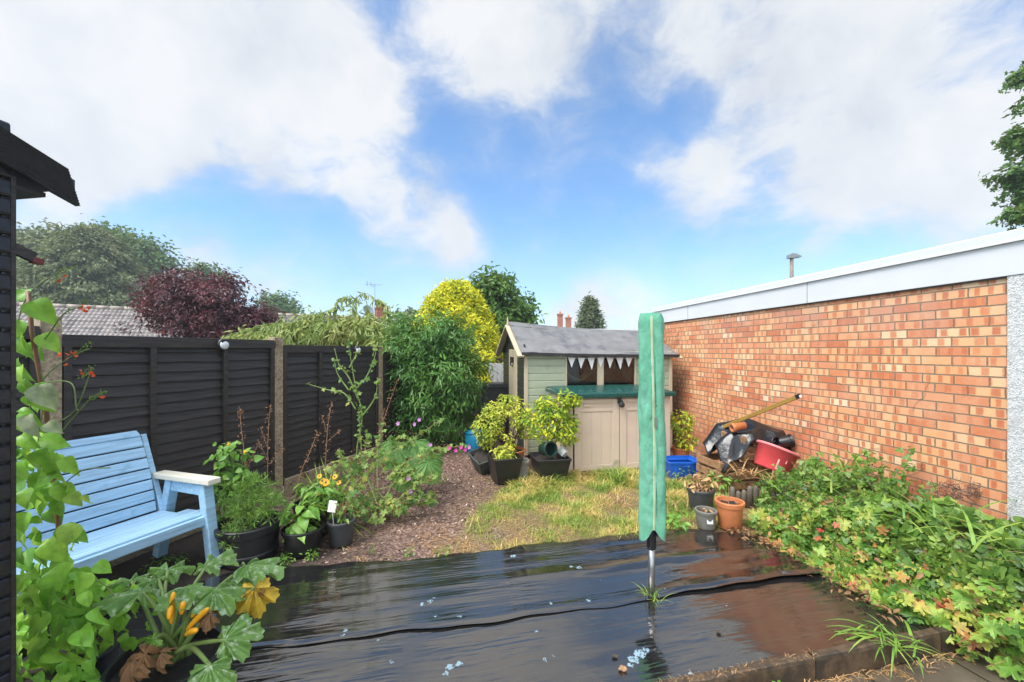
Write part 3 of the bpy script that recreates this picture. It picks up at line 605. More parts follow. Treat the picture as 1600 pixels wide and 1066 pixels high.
# ------------------------------------------------------------------ near black shed on the left (only its gable corner is in view)
sa = math.radians(80)                                            # its gable runs 10 degrees off the view axis
bs = thing('black_shed', 'black boarded shed corner with a ribbed bargeboard at the left edge', 'shed', (-1.735, 1.45, 0), sa, world=False)
# local x runs up the garden along the gable, the corner is x=0, body towards -x and +y
mb = MB(); rng = np.random.default_rng(2); pz = .0648
for i in range(38):
    z = i * pz; mb.prism([(0, z + .004), (-.020, z + .004), (-.0225, z + .012), (-.0205, z + pz - .010), (-.014, z + pz - .003), (0, z + pz - .003)], -.7, -.012, 'x')
mb.box((-.36, .012, 1.15), (.68, .018, 2.3))
mb.build('gable_boards', MAT['blackshed'], bs)
MB().box((-.0045, .02, 1.14), (.013, .085, 2.28)).box((-.004, .28, 1.12), (.012, .44, 2.24)).build('corner_trim', MAT['blackfence'], bs)
MB().box((-.7, .25, 1.12), (.03, .46, 2.24)).build('side_wall', MAT['blackshed'], bs)
sl_ = math.tan(math.radians(18)); mb = MB()
def zedge(x): return 2.235 - sl_ * (x - .17)
n = 27; prof = []
for i in range(n): 
    zz = i / (n - 1) * .125; prof.append((-.052 + (.0035 if i % 2 else 0), zz))
v = []
for xx in (-.75, .17):
    for yy, zz in prof: v.append((xx - zz * .30 * (xx > 0), yy, zedge(xx) + zz))
    v.append((xx - .125 * .3 * (xx > 0), -.026, zedge(xx) + .125)); v.append((xx, -.026, zedge(xx)))
k = n + 2; mb.add(v, [(i, i + 1, k + i + 1, k + i) for i in range(k - 1)] + [tuple(range(k)), tuple(range(2 * k - 1, k - 1, -1)), (k - 1, 0, k, 2 * k - 1)])
mb.build('bargeboard', MAT['blackdeck'], bs)
def roofp(x0, x1, y0, y1, th, up):
    return [(x0, y0, zedge(x0) + up), (x1, y0, zedge(x1) + up), (x1, y1, zedge(x1) + up), (x0, y1, zedge(x0) + up)]
a = roofp(-.75, .17, -.024, .55, 0, .10); b = roofp(-.75, .17, -.024, .55, 0, .065)
MB().add(a + b, [(0, 1, 2, 3), (7, 6, 5, 4), (0, 4, 5, 1), (1, 5, 6, 2), (2, 6, 7, 3), (3, 7, 4, 0)]).build('roof', MAT['blackdeck'], bs)
MB().box((.045, .25, 2.25), (.09, .52, .016)).build('soffit', MAT['blackfence'], bs)
MB().bar((.0, -.012, 2.035), (.05, -.02, 2.012), .024, .034).build('gutter_bracket', MAT['blackfence'], bs)
MB().box((.058, -.02, 2.001), (.030, .026, .022), ry=.12).build('gutter_end', MAT['redpaint'], bs, bevel=.003)
# ------------------------------------------------------------------ green garden shed at the end of the lawn
sh = thing('summer_shed', 'sage green garden shed with a sagging grey felt roof and bunting in its window', 'shed', (.215, 6.55, 0), math.radians(12), world=False)
SW, SD = 2.5, 1.8
def boards(mb, x0, x1, z0, z1, y=0, pitch=.115, ax='x', inv=1):
    z = z0
    while z < z1 - .005:
        h = min(pitch, z1 - z); prof = [(y, z), (y - .018 * inv, z + .001), (y - .018 * inv, z + max(h - .02, .01)), (y - .006 * inv, z + h - .002), (y, z + h - .002)]
        mb.prism(prof, x0, x1, 'x') if ax == 'x' else mb.prism(prof, x0, x1, 'y')
        z += pitch
mb = MB(); Z0, Z1 = .06, 1.67; W1, W2, W3, W4, WB, WT = .65, 1.205, 1.275, 1.86, 1.10, 1.63
boards(mb, .02, W1, Z0, Z1); boards(mb, W4, SW - .02, Z0, Z1); boards(mb, W1, W4, Z0, WB); mb.box(((W1 + W4) / 2, -.009, (WT + Z1) / 2), (W4 - W1, .018, Z1 - WT - .004))
mb.build('front_wall', MAT['sage'], sh)
MB().box((SW / 2, SD - .02, .86), (SW - .04, .03, 1.6)).box((SW - .02, SD / 2, .86), (.03, SD - .08, 1.6)).box((SW / 2, SD / 2, .05), (SW - .06, SD - .06, .05)).build('rear_walls', MAT['dark'], sh)
mb = MB()
def gab(y, z): return z < 1.66 + (min(y, SD - y)) / (SD / 2) * .49
for (ya, yb, za, zb) in ((.03, .52, .06, 1.70), (1.18, SD - .02, .06, 1.70), (.52, 1.18, 1.71, 1.72)):
    z = za
    while z < zb:
        mb.prism([(-.018, z), (0, z), (0, z + .113), (-.006, z + .113), (-.018, z + .09)], ya, yb, 'y'); z += .115
for z in np.arange(1.72, 2.12, .115):
    h = (z + .115 - 1.66) / .49 * SD / 2; h = min(h, SD / 2 - .02)
    mb.prism([(-.018, z), (0, z), (0, z + .113), (-.006, z + .113), (-.018, z + .09)], h, SD - h, 'y')
mb.build('gable_wall', MAT['sagedark'], sh)
d = MB().box((-.012, .85, .90), (.035, .64, 1.60)).build('door', MAT['beige'], sh, bevel=.004)
mb = MB()
for k in range(1, 6): mb.box((-.0305, .53 + k * .107, .90), (.004, .006, 1.58))
mb.build('board_gaps', MAT['dark'], d)
MB().box((-.05, .80, 1.52), (.05, .10, .10)).tube([(-.03, .80, 1.40), (-.075, .80, 1.43), (-.075, .80, 1.5)], .01).build('latch', MAT['blackplastic'], d, bevel=.006)
for x, y in ((.0, -.012), (SW, -.012)): MB().box((x, y, .86), (.055, .045, 1.62)).build('corner_trim', MAT['beige'], sh, bevel=.003)
MB().box((-.012, .0, .86), (.02, .05, 1.62)).build('corner_trim', MAT['beige'], sh, bevel=.003)
# windows
for i, (a, b) in enumerate(((W1, W2), (W3, W4))):
    f = MB()
    f.box((a + .006, -.012, (WB + WT) / 2), (.022, .045, WT - WB)).box((b - .006, -.012, (WB + WT) / 2), (.022, .045, WT - WB)).box(((a + b) / 2, -.012, WB), (b - a + .03, .05, .026))
    fo = f.build('window', MAT['beige'], sh, bevel=.003)
    if i == 0:
        m, t = newmat('window glass'); gl = t.n('BsdfGlossy', {'Color': (1, 1, 1), 'Roughness': .02}); tr = t.n('BsdfTransparent', {'Color': (.82, .86, .84)})
        t.n('OutputMaterial', {0: t.n('MixShader', {0: t.m('MULTIPLY', t.n('Fresnel', {'IOR': 1.5}), .9), 1: tr, 2: gl})}, out=None); MAT['glass'] = m
    MB().box(((a + b) / 2, -.004, (WB + WT) / 2), (b - a - .02, .005, WT - WB - .02)).build('pane', MAT['glass'], fo)
MB().box(((W2 + W3) / 2, -.014, (WB + WT) / 2), (W3 - W2 - .01, .05, WT - WB)).build('mullion', MAT['beige'], sh, bevel=.003)
# sagging felt roof
def ridge(x): return 2.17 - .052 * x - .035 * np.sin(np.clip(x / SW, 0, 1) * np.pi)
def eave(x): return 1.672 - .014 * x - .012 * np.sin(np.clip(x / SW, 0, 1) * np.pi)
def roofF(sgn):
    def fn(u, v):
        x = -.09 + u * (SW + .20); y0 = SD / 2; yy = y0 - sgn * v * (SD / 2 + .11)
        z = ridge(x) + (eave(x) - .03 - ridge(x)) * v + .006 * np.sin(x * 9 + v * 7) * v + .004 * np.sin(x * 21)
        z = np.where(v > .97, z - .0, z); return np.c_[x, yy, z]
    return fn
mb = MB(); mb.grid(roofF(1), 50, 14); mb.grid(roofF(-1), 30, 6)
rf = mb.build('roof', MAT['felt'], sh, solid=.022)
MB().grid(lambda u, v: np.c_[-.09 + u * (SW + .2), np.full(len(u), -.115) - .004 * np.sin(u * 60) , eave(-.09 + u * (SW + .2)) - .018 - v * .045 - .006 * np.sin(u * 47) * v], 60, 3).build('felt_edge', MAT['feltdark'], rf, solid=.008)
MB().grid(lambda u, v: np.c_[-.09 + u * (SW + .2), SD / 2 + (v - .5) * .30, ridge(-.09 + u * (SW + .2)) + .016 - abs(v - .5) * .155], 50, 9).build('ridge_strip', MAT['felt'], rf, solid=.008)
for x0 in (-.105, SW + .118):
    a = (x0, SD / 2, float(ridge(x0)) - .055); mb = MB()
    mb.bar((x0, -.125, float(eave(x0)) - .085), a, .028, .10, up=(1, 0, 0)).bar((x0, SD + .125, float(eave(x0)) - .085), (x0 + .001, a[1], a[2]), .027, .10, up=(1, 0, 0))
    if x0 < 0: mb.box((x0 - .004, SD / 2, a[2] + .075), (.034, .065, .16), taper=.3)
    mb.build('bargeboard', MAT['beige'], sh)
# bunting and a hanging cloth behind the glass: loose things hung in the shed
c12, s12 = math.cos(math.radians(12)), math.sin(math.radians(12))
def SHW(x, y, z): return (.215 + c12 * x - s12 * y, 6.55 + s12 * x + c12 * y, z)
o = thing('bunting', 'string of white triangular bunting hanging inside the shed window', 'bunting', SHW(.7, -.045, 1.555), math.radians(12), world=False)
MB().tube([(x, .0, .02 - .02 * math.sin((x % .6) * 5.2)) for x in np.linspace(-.03, 1.15, 24)], .003, 5).build('string', MAT['whitelabel'], o)
for k in range(7):
    x = .04 + k * .165; MB().prism([(x - .062, .012), (x + .062, .012), (x + .012 * math.sin(k * 4.1), -.145 - .02 * (k % 3))], -.002, .002).build('pennant', MAT['whitelabel'], o)
o = thing('hanging_cloth', 'sagging olive cloth slung behind the left shed window', 'cloth', SHW(.95, .3, 1.18), math.radians(12), world=False)
MB().grid(lambda u, v: np.c_[(u - .5) * .58, (v - .5) * .3, .16 + .07 * (v > 1) + .22 * (2 * u - 1) ** 2 + .05 * (2 * v - 1) ** 2 - .18], 16, 8).build('cloth_sling', MAT['olive'], o, True, solid=.01)

# ------------------------------------------------------------------ beige storage box in front of the shed
bxo = thing('storage_box', 'pinkish beige resin storage box with a dark green lid and two locked doors', 'storage box', (.727, 5.67, 0), math.radians(11), world=False)
BW, BD, BH = 1.56, .80, 1.045
MB().box((.055, BD / 2, BH / 2), (.11, BD, BH)).box((BW - .055, BD / 2, BH / 2), (.11, BD, BH)).box((BW / 2, BD - .03, BH / 2), (BW - .22, .06, BH)).box((BW / 2, .40, .03), (BW - .221, .66, .06)).box((BW / 2, .065, BH - .02), (BW - .222, .05, .04)).build('body', MAT['resin'], bxo, bevel=.012)
for a, b, s in ((.114, .775, 1), (.785, 1.446, -1)):
    mb = MB(); w_ = b - a; cx = (a + b) / 2
    mb.box((cx, .030, .525), (w_, .03, .975))
    mb.box((a + .05, .008, .525), (.10, .016, .975)).box((b - .05, .008, .525), (.10, .016, .975))
    for zc, hh in ((.075, .075), (.86, .035), (.985, .055)): mb.box((cx, .008, zc), (w_ - .201, .016, hh))
    for k in range(3): mb.box((a + .115 + (w_ - .23) * (k + .5) / 3, .0135, .475), ((w_ - .24) / 3 - .006, .007, .72))
    dr = mb.build('door', MAT['resin'], bxo, bevel=.004)
    hx = a if s == 1 else b
    MB().tube([(hx, -.004, .06), (hx, -.004, 1.0)], .009).build('hinge_rod', MAT['blackplastic'], dr)
    if s == 1: MB().box((cx - .14, -.0015, .93), (.10, .006, .035)).build('moulded_badge', MAT['resin'], dr, bevel=.002)
ld = MB()
def lidf(u, v):
    x = -.045 + u * (BW + .09); y = -.06 + v * (BD + .08); z = BH + .065 + .035 * v - .018 * (2 * v - 1) ** 2 - .012 * (2 * u - 1) ** 8
    return np.c_[x, y, z + np.where((np.sin(v * 40) > .6), .004, 0)]
ld.grid(lidf, 30, 30)
lid = ld.build('lid', MAT['teal'], bxo, True, solid=.012)
MB().box((BW / 2, -.055, BH + .022), (BW + .10, .022, .058)).box((-.045, BD / 2, BH + .03), (.022, BD + .05, .05)).box((BW + .045, BD / 2, BH + .03), (.022, BD + .05, .05)).build('lid_rim', MAT['teal'], lid, bevel=.008)
pk = MB().box((.772, -.018, .985), (.05, .03, .075)).build('hasp', MAT['blackplastic'], bxo, bevel=.006)
MB().lathe([(0, -.012), (.034, -.012), (.04, -.004), (.04, .012), (.03, .018), (0, .018)], c=(.79, -.05, .935), R=Matrix.Rotation(math.radians(80), 3, 'X')).tube([(.77, -.04, .955), (.772, -.045, 1.0), (.80, -.045, 1.0), (.803, -.04, .955)], .006).build('padlock', MAT['blackplastic'], pk, True)

# ------------------------------------------------------------------ folded rotary airer in its green cover
AX, AY = G(1018, 935)[:2]
ai = thing('rotary_airer', 'folded rotary clothes airer zipped in a green cover, standing in the membrane', 'clothes airer', (AX, AY, 0), world=False)
rng = np.random.default_rng(12); cr = [(rng.uniform(0, 1), rng.uniform(.45, 1.93), rng.uniform(.02, .09), rng.uniform(-1, 1), rng.uniform(4, 16)) for _ in range(150)]
def cover(u, v):
    a = u * 2 * np.pi - np.pi / 2; z = .425 + v * (1.93 - .425)
    r = .100 - .008 * v; k = 1 / np.maximum(np.abs(np.cos(a + .35)), np.abs(np.sin(a + .35))); r = r * (1 + (np.minimum(k, 1.25) - 1) * .75) * .93
    r = r - .06 * np.clip((v - .955) / .045, 0, 1) ** 2 * .25
    w_ = .0010 * np.sin(z * 23 + 3 * np.sin(a * 2 + z * 3)) + .0008 * np.sin(z * 57 + a * 4)
    for (uu, zz, s_, dz, fr) in cr: w_ = w_ + .0062 * np.exp(-(((u - uu + dz * (z - zz)) / s_) ** 2 + ((z - zz) / (s_ * 1.2)) ** 2)) * np.cos((u - uu) * 30 + dz * 3)
    r = r + w_
    fa = np.exp(-((a - 4.49) / .38) ** 2) + np.exp(-((a - 4.49 + 2 * np.pi) / .38) ** 2)
    z = z + np.where(v < .12, (1 - v / .12) * (.065 * fa + .012 * np.sin(a * 3)), 0)
    return np.c_[r * np.cos(a) * .92 + .006 * np.sin(z * 2.3), r * np.sin(a) * .92, z]
m, t = newmat('green woven cover'); oc = t.n('TexCoord', out=3); n1 = t.noise(oc, 6, 5, .65); n2 = t.noise(t.vm('MULTIPLY', oc, (1, 1, .5)), 26, 5, .65); wv = t.n('TexChecker', {'Vector': oc, 'Scale': 900.}, out=1)
c = t.ramp(n1, [(.3, (.10, .40, .24)), (.5, (.15, .47, .30)), (.72, (.24, .56, .40))]); c = t.mix(t.m('MULTIPLY', t.smooth(t.noise(oc, 2.5, 4), .45, .7), .35), c, (.10, .42, .30))
finish(t, Base_Color=c, Roughness=.42, Normal=t.bump(t.m('ADD', n2, t.m('MULTIPLY', wv, .03)), 1., .022)); MAT['cover'] = m
mb = MB().grid(cover, 73, 150); ring = cover(np.linspace(0, 1, 73)[:-1], np.ones(72)); mb.add(np.vstack([ring, [(0, 0, 1.938)]]), [(i, (i + 1) % 72, 72) for i in range(72)])
cv = mb.build('cover', m, ai, True)
ua = .965; zz = np.linspace(0.0, .985, 60); ce = cover(np.full(60, ua) + .008 * np.sin(zz * 4), zz); dirn = unit(ce * np.array((1, 1, 0))); sd = np.cross(dirn, (0, 0, 1.))
for off, wd, mm, nm in ((.003, .0065, pm('cream zip tape', (.50, .55, .33), .6, .12, 20, .3, 120), 'zip_tape'), (.0055, .0018, pm('zip teeth', (.30, .44, .28), .4, .2, 200, .4, 300), 'zip_teeth')):
    a = ce + dirn * off + sd * wd; b = ce + dirn * off - sd * wd; nn = len(ce)
    MB().add(np.vstack([a, b]), [(i, i + 1, nn + i + 1, nn + i) for i in range(nn - 1)]).build(nm, mm, cv, solid=.0015)
p = cover(np.array([.99]), np.array([.52]))[0]
MB().box(p + np.array((.0, -.012, 0)), (.014, .008, .075), rz=.3).build('zip_puller', MAT['steel'], cv, bevel=.002)
MB().tube([(0, 0, 0), (0, 0, .37)], .0215, 20).build('pole', MAT['steel'], ai, True)
MB().lathe([(.0, .34), (.030, .34), (.031, .36), (.031, .47), (.024, .56), (0, .56)]).build('collar', MAT['blackplastic'], ai, True)
MB().tube([(.02, -.03, .44), (.055, -.035, .46), (.06, -.03, .52)], .012).box((.062, -.03, .46), (.03, .03, .06)).build('arm_joint', MAT['blackplastic'], ai, True)

# ------------------------------------------------------------------ blue bench
BA = math.radians(20); aL = np.array((math.sin(BA), math.cos(BA))); bD = np.array((-math.cos(BA), math.sin(BA)))
Fc = np.array((-2.355, 3.285)); BL = 1.42
be = thing('garden_bench', 'pale blue painted slatted garden bench with a cream armrest by the fence', 'bench', (Fc[0], Fc[1], 0), math.atan2(aL[1], aL[0]), world=False)
# local: x along the bench (right end = 0, left end = -BL), y towards the fence, z up
def seatz(y): return .415 - .10 * y + .10 * y * y
for k, nm in enumerate(['seat']):
    mb = MB()
    for i in range(5):
        y = .045 + i * .093; ln = BL if i < 3 else BL - .16
        mb.box((-BL / 2 + (0.0 if i < 3 else .0), y, seatz(y)), (ln, .088, .022), rx=-.10 + .2 * y)
    mb.build('seat', MAT['blue'], be, bevel=.005)
MB().box((-BL / 2, -.012, .375), (BL, .03, .068)).build('front_rail', MAT['blue'], be, bevel=.005)
mb = MB(); back = lambda s: np.array((0, .475 + .215 * s - .03 * math.sin(s * 3), .405 + .60 * s))
for i in range(7):
    s0 = (i + .03) / 7.25; s1 = (i + .92) / 7.25; a, b = back(s0), back(s1); c = (a + b) / 2; an = math.atan2(b[2] - a[2], b[1] - a[1])
    mb.box((-BL / 2 - .03, c[1], c[2]), (BL - .16, np.linalg.norm(b - a), .02), rx=an)
c = back(.985); mb.box((-BL / 2 - .03, c[1] + .012, c[2] + .008), (BL - .165, .07, .02), rx=.55)
mb.build('backrest', MAT['blue'], be, bevel=.006)
for x in (-.075, -BL + .075):
    MB().bar((x, .43, .30), tuple(back(1.0) + np.array((x, .03, -.02))), .05, .04, up=(1, 0, 0)).build('back_post', MAT['blue'], be, bevel=.005)
    MB().box((x, .24, .355), (.045, .52, .07), rx=-.04).build('side_rail', MAT['blue'], be, bevel=.005)
for x in (-.035, -BL + .035):
    MB().bar((x, -.085, 0), (x, .02, .645), .07, .075, up=(1, 0, 0)).build('front_leg', MAT['blue'], be, bevel=.006)
    MB().bar((x, .56, 0), (x, .40, .645), .07, .075, up=(1, 0, 0)).build('rear_leg', MAT['blue'], be, bevel=.006)
    MB().box((x, .22, .60), (.05, .34, .085)).build('arm_support', MAT['blue'], be, bevel=.005)
    MB().box((x - .005, .235, .672), (.10, .66, .045), rx=-.015).build('armrest', MAT['cream'], be, bevel=.008)

# ------------------------------------------------------------------ pots and tubs
def potmesh(r, h, base=.72, rim=.012, seg=32, sq=0, rh=.03):
    p = [(0, 0), (r * base, 0), (r * base + .004, .006), (r - rim * .6, h - rh), (r, h - rh + .002), (r + rim * .25, h - .006), (r, h), (r - rim, h), (r - rim * 1.4, h - rh), (r * .86, h - .055)]
    return MB().lathe(p, seg=seg, sq=sq)
def pot(name, label, cat, loc, r, h, mat, base=.72, sq=0, soil=True, rz=0, group=None, rim=.014, rh=.03):
    o = thing(name, label, cat, loc, rz, group, world=False)
    b = potmesh(r, h, base, rim, 48 if sq else 32, sq, rh).build('pot', mat, o, True)
    md = b.modifiers.new('edge', 'EDGE_SPLIT'); md.split_angle = math.radians(38)
    if soil: MB().grid(lambda u, v: np.c_[v * (r - rim * 1.2) * np.cos(u * 6.2832) , v * (r - rim * 1.2) * np.sin(u * 6.2832), h - .04 + .012 * np.sin(u * 40 + v * 9) * v], 25, 8).build('soil', MAT['soil'], o, True)
    return o
def leaves(mb, tmpl, pts, size, nrm, jit=.6, head=None, rng=RNG, mi=0):
    n = len(pts); N = unit(np.asarray(nrm) + rng.normal(size=(n, 3)) * jit)
    R = frames(N, rdir(n, rng) if head is None else np.asarray(head) + rng.normal(size=(n, 3)) * .35); return mb.batch(tmpl, pts, R, size, mi)
def ball(n, c, r, rng=RNG, shell=.35):
    d = rdir(n, rng); q = (shell + (1 - shell) * rng.random(n)) ** .5; return np.array(c) + d * q[:, None] * np.array(r), d
UP = np.array((0, 0, 1.))
T_EYE = tm([(math.cos(a), math.sin(a), 0) for a in np.arange(8) * .7854] + [(0, 0, .6)], [(i, (i + 1) % 8, 8) for i in range(8)])
def stems_in(o, name, base, n, rad, h, mat, th=.003, rng=RNG):
    mb = MB()
    for i in range(n):
        a = rng.uniform(0, 6.28); q = rng.uniform(.3, 1); top = np.array(base) + np.array((math.cos(a) * rad * q, math.sin(a) * rad * q, h * rng.uniform(.6, 1)))
        mid = np.array(base) * .5 + top * .5 + np.array((0, 0, h * .12)); mb.tube([base, mid, top], [th, th * .8, th * .5], 5)
    return mb.build(name, mat, o, True)

# half-barrel with feathery cosmos
o = pot('barrel_planter', 'black half-barrel planter full of feathery green foliage beside the bench', 'planter', G(390, 872), .235, .30, MAT['blackplastic'], .80, rim=.02, rh=.06, group='potted plants by the fence')
mb = MB()
for zz in (.06, .225): mb.lathe([(.19 + zz * .13, zz), (.201 + zz * .13, zz + .002), (.203 + zz * .135, zz + .03), (.192 + zz * .135, zz + .032)], seg=40)
mb.build('barrel_hoops', MAT['blackplastic'], o, True)
mb = MB(); rng = np.random.default_rng(21)
for c, r, n in [((.0, .02, .42), (.19, .17, .13), 900), ((-.12, .0, .50), (.11, .11, .12), 330), ((.12, .02, .50), (.12, .11, .13), 360), ((.20, -.02, .40), (.10, .10, .10), 260), ((.02, .02, .58), (.10, .10, .09), 240), ((.02, -.13, .31), (.11, .08, .13), 330), ((-.02, -.20, .22), (.06, .05, .09), 120)]:
    for q in range(n // 12):
        pts, d = ball(1, c, r, rng, .15); k = 12; hd = unit(d + rng.normal(size=(k, 3)) * .75 + UP * .25); mb.batch(leaf_diamond(.10, .02), np.repeat(pts, k, 0), frames(rdir(k, rng), hd), rng.uniform(.035, .085, k))
mb.build('foliage', L['feather'], o); stems_in(o, 'stem', (0, 0, .25), 14, .14, .3, MAT['stemgreen'])
# round black pot with broad leaves
o = pot('plant_pot', 'round glossy black pot with a few broad drooping green leaves', 'plant pot', G(474, 862), .165, .21, MAT['blackplastic'], .72, group='potted plants by the fence')
mb = MB(); rng = np.random.default_rng(22)
for tmpl in (leaf_ovate(1, .5, .1, .55), leaf_ovate(2, .3, .14, .6)):
    pts, d = ball(26, (-.02, 0, .30), (.13, .12, .13), rng, .3); leaves(mb, tmpl, pts, rng.uniform(.09, .16, 26), UP + d * .6, .3, d + UP * .2, rng)
mb.build('leaves', L['herb'], o, True); stems_in(o, 'stem', (0, 0, .16), 9, .1, .2, MAT['stemgreen'])
# tall dark pot of yellow daisies behind
o = pot('daisy_pot', 'tall black pot of golden dark-eyed daisies behind the round black pot', 'plant pot', P(487, 800, 3.82) * np.array((1, 1, 0)), .16, .30, MAT['blackplastic'], .8, group='potted plants by the fence')
mb = MB(); rng = np.random.default_rng(23); pts, d = ball(150, (.06, 0, .38), (.2, .16, .15), rng, .2); leaves(mb, leaf_simple(.3, .06, .3), pts, rng.uniform(.07, .13, 150), UP + d, .4, d + UP * .3, rng)
mb.build('leaves', L['herb'], o); base = np.array(OFF[o.name]) + np.array(o.location)
def daisy(o, base, px, py, d_, r, rng):
    c = P(px, py, d_) - base; nrm = unit(np.array((rng.normal() * .3, -.8, .6))); M = MB(); k = 13; an = np.arange(k) / k * 6.283; ex = unit(np.cross(nrm, (0, 0, 1.))); ey = np.cross(nrm, ex)
    hd = np.cos(an)[:, None] * ex + np.sin(an)[:, None] * ey; M.batch(leaf_simple(.42, .03, .2), c + hd * r * .2, frames(np.tile(nrm, (k, 1)), hd), r * .85); fl = M.build('flower', L['yellowpetal'], o)
    MB().batch(T_EYE, [c + nrm * .004], frames(nrm[None], ex[None]), [r * .27]).build('flower_eye', MAT['bark'], fl)
    MB().tube([c - nrm * .004, c * .6 + np.array((.05, 0, .4)) * .4, (.04, 0, .28)], [.003, .003, .003], 5).build('stem', MAT['stemgreen'], o)
for px, py, r in [(509, 754, .036), (523, 745, .028), (498, 769, .032), (499, 744, .024), (529, 754, .024), (504, 752, .03)]: daisy(o, base, px, py, 3.75, r, rng)
# small grey pot with a white label card
o = pot('plant_pot', 'small charcoal pot with a withering plant and a white label card', 'plant pot', G(533, 849), .118, .21, MAT['greyplastic'], .72, group='potted plants by the fence')
mb = MB(); rng = np.random.default_rng(24); pts, d = ball(60, (.02, 0, .30), (.11, .09, .12), rng, .2); leaves(mb, LS, pts, rng.uniform(.03, .07, 60), UP + d, .6, d - UP * .4, rng); mb.build('leaves', L['mallow'], o)
stems_in(o, 'stem', (0, 0, .16), 9, .1, .26, MAT['stemdry'])
MB().box((-.055, -.05, .34), (.068, .004, .095), rx=-.15, ry=.12).tube([(-.055, -.05, .30), (-.045, -.045, .16)], .003, 5).build('label_card', MAT['whitelabel'], o)

# ------ group of pots left of the storage box
o = pot('square_planter', 'square black planter of limp yellow green plants at the path edge', 'planter', G(788, 752), .20, .33, MAT['blackplastic'], .68, sq=.8, rz=.35, group='square black planters')
mb = MB(); rng = np.random.default_rng(25); pts, d = ball(170, (0, 0, .36), (.17, .16, .10), rng, .2); leaves(mb, LS, pts, rng.uniform(.04, .08, 170), UP + d, .6, None, rng)
pts, d = ball(60, (.07, .05, .50), (.07, .06, .14), rng, .2); leaves(mb, LS, pts, rng.uniform(.03, .06, 60), UP + d, .6, None, rng); mb.build('leaves', L['azalea'], o)
mb = MB(); mb.tube([(-.1, -.05, .32), (-.08, -.1, .46), (-.02, -.12, .47), (.04, -.13, .36)], .005, 6); mb.build('stem', MAT['stemgreen'], o)
o = pot('tree_planter', 'wide square black planter with a small yellowing tree beside the storage box', 'planter', G(860, 752) + np.array((0, .12, 0)), .235, .30, MAT['blackplastic'], .72, sq=.85, rz=.2, group='square black planters')
MB().tube([(.06, -.03, .25), (.05, -.02, .38), (.03, -.01, .5), (.05, 0, .7), (.1, 0, .9)], [.02, .016, .014, .01, .005], 8).tube([(.03, -.01, .5), (-.08, -.03, .66)], [.01, .004], 6).tube([(.04, 0, .6), (.2, 0, .75)], [.009, .004], 6).build('trunk', MAT['stemdry'], o, True)
mb = MB(); rng = np.random.default_rng(26)
for c, r, n in [((-.05, 0, .64), (.22, .17, .17), 230), ((.2, -.02, .60), (.19, .16, .17), 210), ((.0, 0, .86), (.22, .16, .14), 210), ((.16, 0, .94), (.15, .12, .13), 110), ((.30, -.02, 1.02), (.12, .08, .08), 70), ((-.10, -.02, .94), (.11, .09, .09), 60), ((.06, -.1, .74), (.22, .1, .16), 130), ((.22, 0, 1.06), (.14, .1, .09), 80), ((-.04, 0, 1.0), (.14, .1, .10), 110), ((-.22, 0, .78), (.13, .1, .13), 90), ((.3, 0, .72), (.1, .1, .12), 70)]:
    pts, d = ball(n, c, r, rng, .3); leaves(mb, LS, pts, rng.uniform(.05, .085, n), UP * .7 + d, .5, d, rng)
mb.build('leaves', L['bay'], o)
tp = np.array(o.location)
q = pot('empty_pot', 'empty dark green pot lying on its side in the tree planter', 'plant pot', tp + np.array((-.09, -.05, .40)), .10, .19, pm('dark green plastic', (.012, .04, .03), .4), .75, soil=False); q.rotation_euler = (math.radians(80), .1, .5)
q = pot('empty_pot', 'small pale grey pot tipped over at the right rim of the tree planter', 'plant pot', tp + np.array((.20, -.08, .33)), .055, .10, pm('pale grey plastic', (.45, .47, .44), .5), .75, soil=False, sq=.8); q.rotation_euler = (math.radians(-55), .4, .9)
# terracotta bowl with the azalea
o = pot('azalea_pot', 'terracotta pot holding a large yellow green azalea bush with bare brown twigs', 'plant pot', P(798, 712, 6.0) * np.array((1, 1, 0)), .21, .27, MAT['terra'], .7)
mb = MB(); rng = np.random.default_rng(27)
for c, r, n in [((-.32, -.1, .60), (.22, .18, .22), 420), ((-.22, 0, .80), (.2, .16, .15), 260), ((.05, 0, .98), (.06, .06, .07), 40), ((-.02, -.05, .83), (.10, .10, .08), 80), ((.12, -.05, .70), (.13, .12, .12), 130), ((.22, .0, .56), (.14, .13, .14), 130), ((-.33, -.1, .42), (.12, .12, .12), 130), ((-.08, 0, .95), (.12, .12, .10), 80), ((.14, 0, .86), (.13, .1, .13), 110), ((.22, 0, .74), (.12, .1, .1), 70), ((.02, .0, .34), (.06, .06, .05), 26)]:
    n = int(n * 1.7); pts, d = ball(n, c, r, rng, .35); leaves(mb, LS, pts, rng.uniform(.035, .065, n), UP * .8 + d, .5, d, rng)
mb.build('leaves', L['azalea'], o); mb = MB()
for k in range(70):
    a = rng.uniform(0, 6.28); t1 = np.array((-.12 + .3 * math.cos(a), .16 * math.sin(a) - .05, rng.uniform(.45, .8))); mb.tube([(rng.normal() * .04, 0, .24), (t1[0] * .4, t1[1] * .5, .42), t1, t1 + rng.normal(size=3) * .07], [.006, .004, .003, .0015], 4)
mb.build('twigs', L['twig'], o)
o = pot('square_pot', 'tall weathered grey pot standing between the two square black planters', 'plant pot', P(814, 715, 5.45) * np.array((1, 1, 0)), .10, .26, pm('weathered grey pot', (.17, .16, .14), .7), .85, sq=.8)
o = pot('trough', 'old dark grey trough leaning behind the left square planter', 'planter', P(760, 712, 5.9) * np.array((1, 1, 0)), .19, .26, pm('dirty green grey plastic', (.06, .075, .07), .55), .65, sq=.9); o.rotation_euler = (.25, -.2, .5)

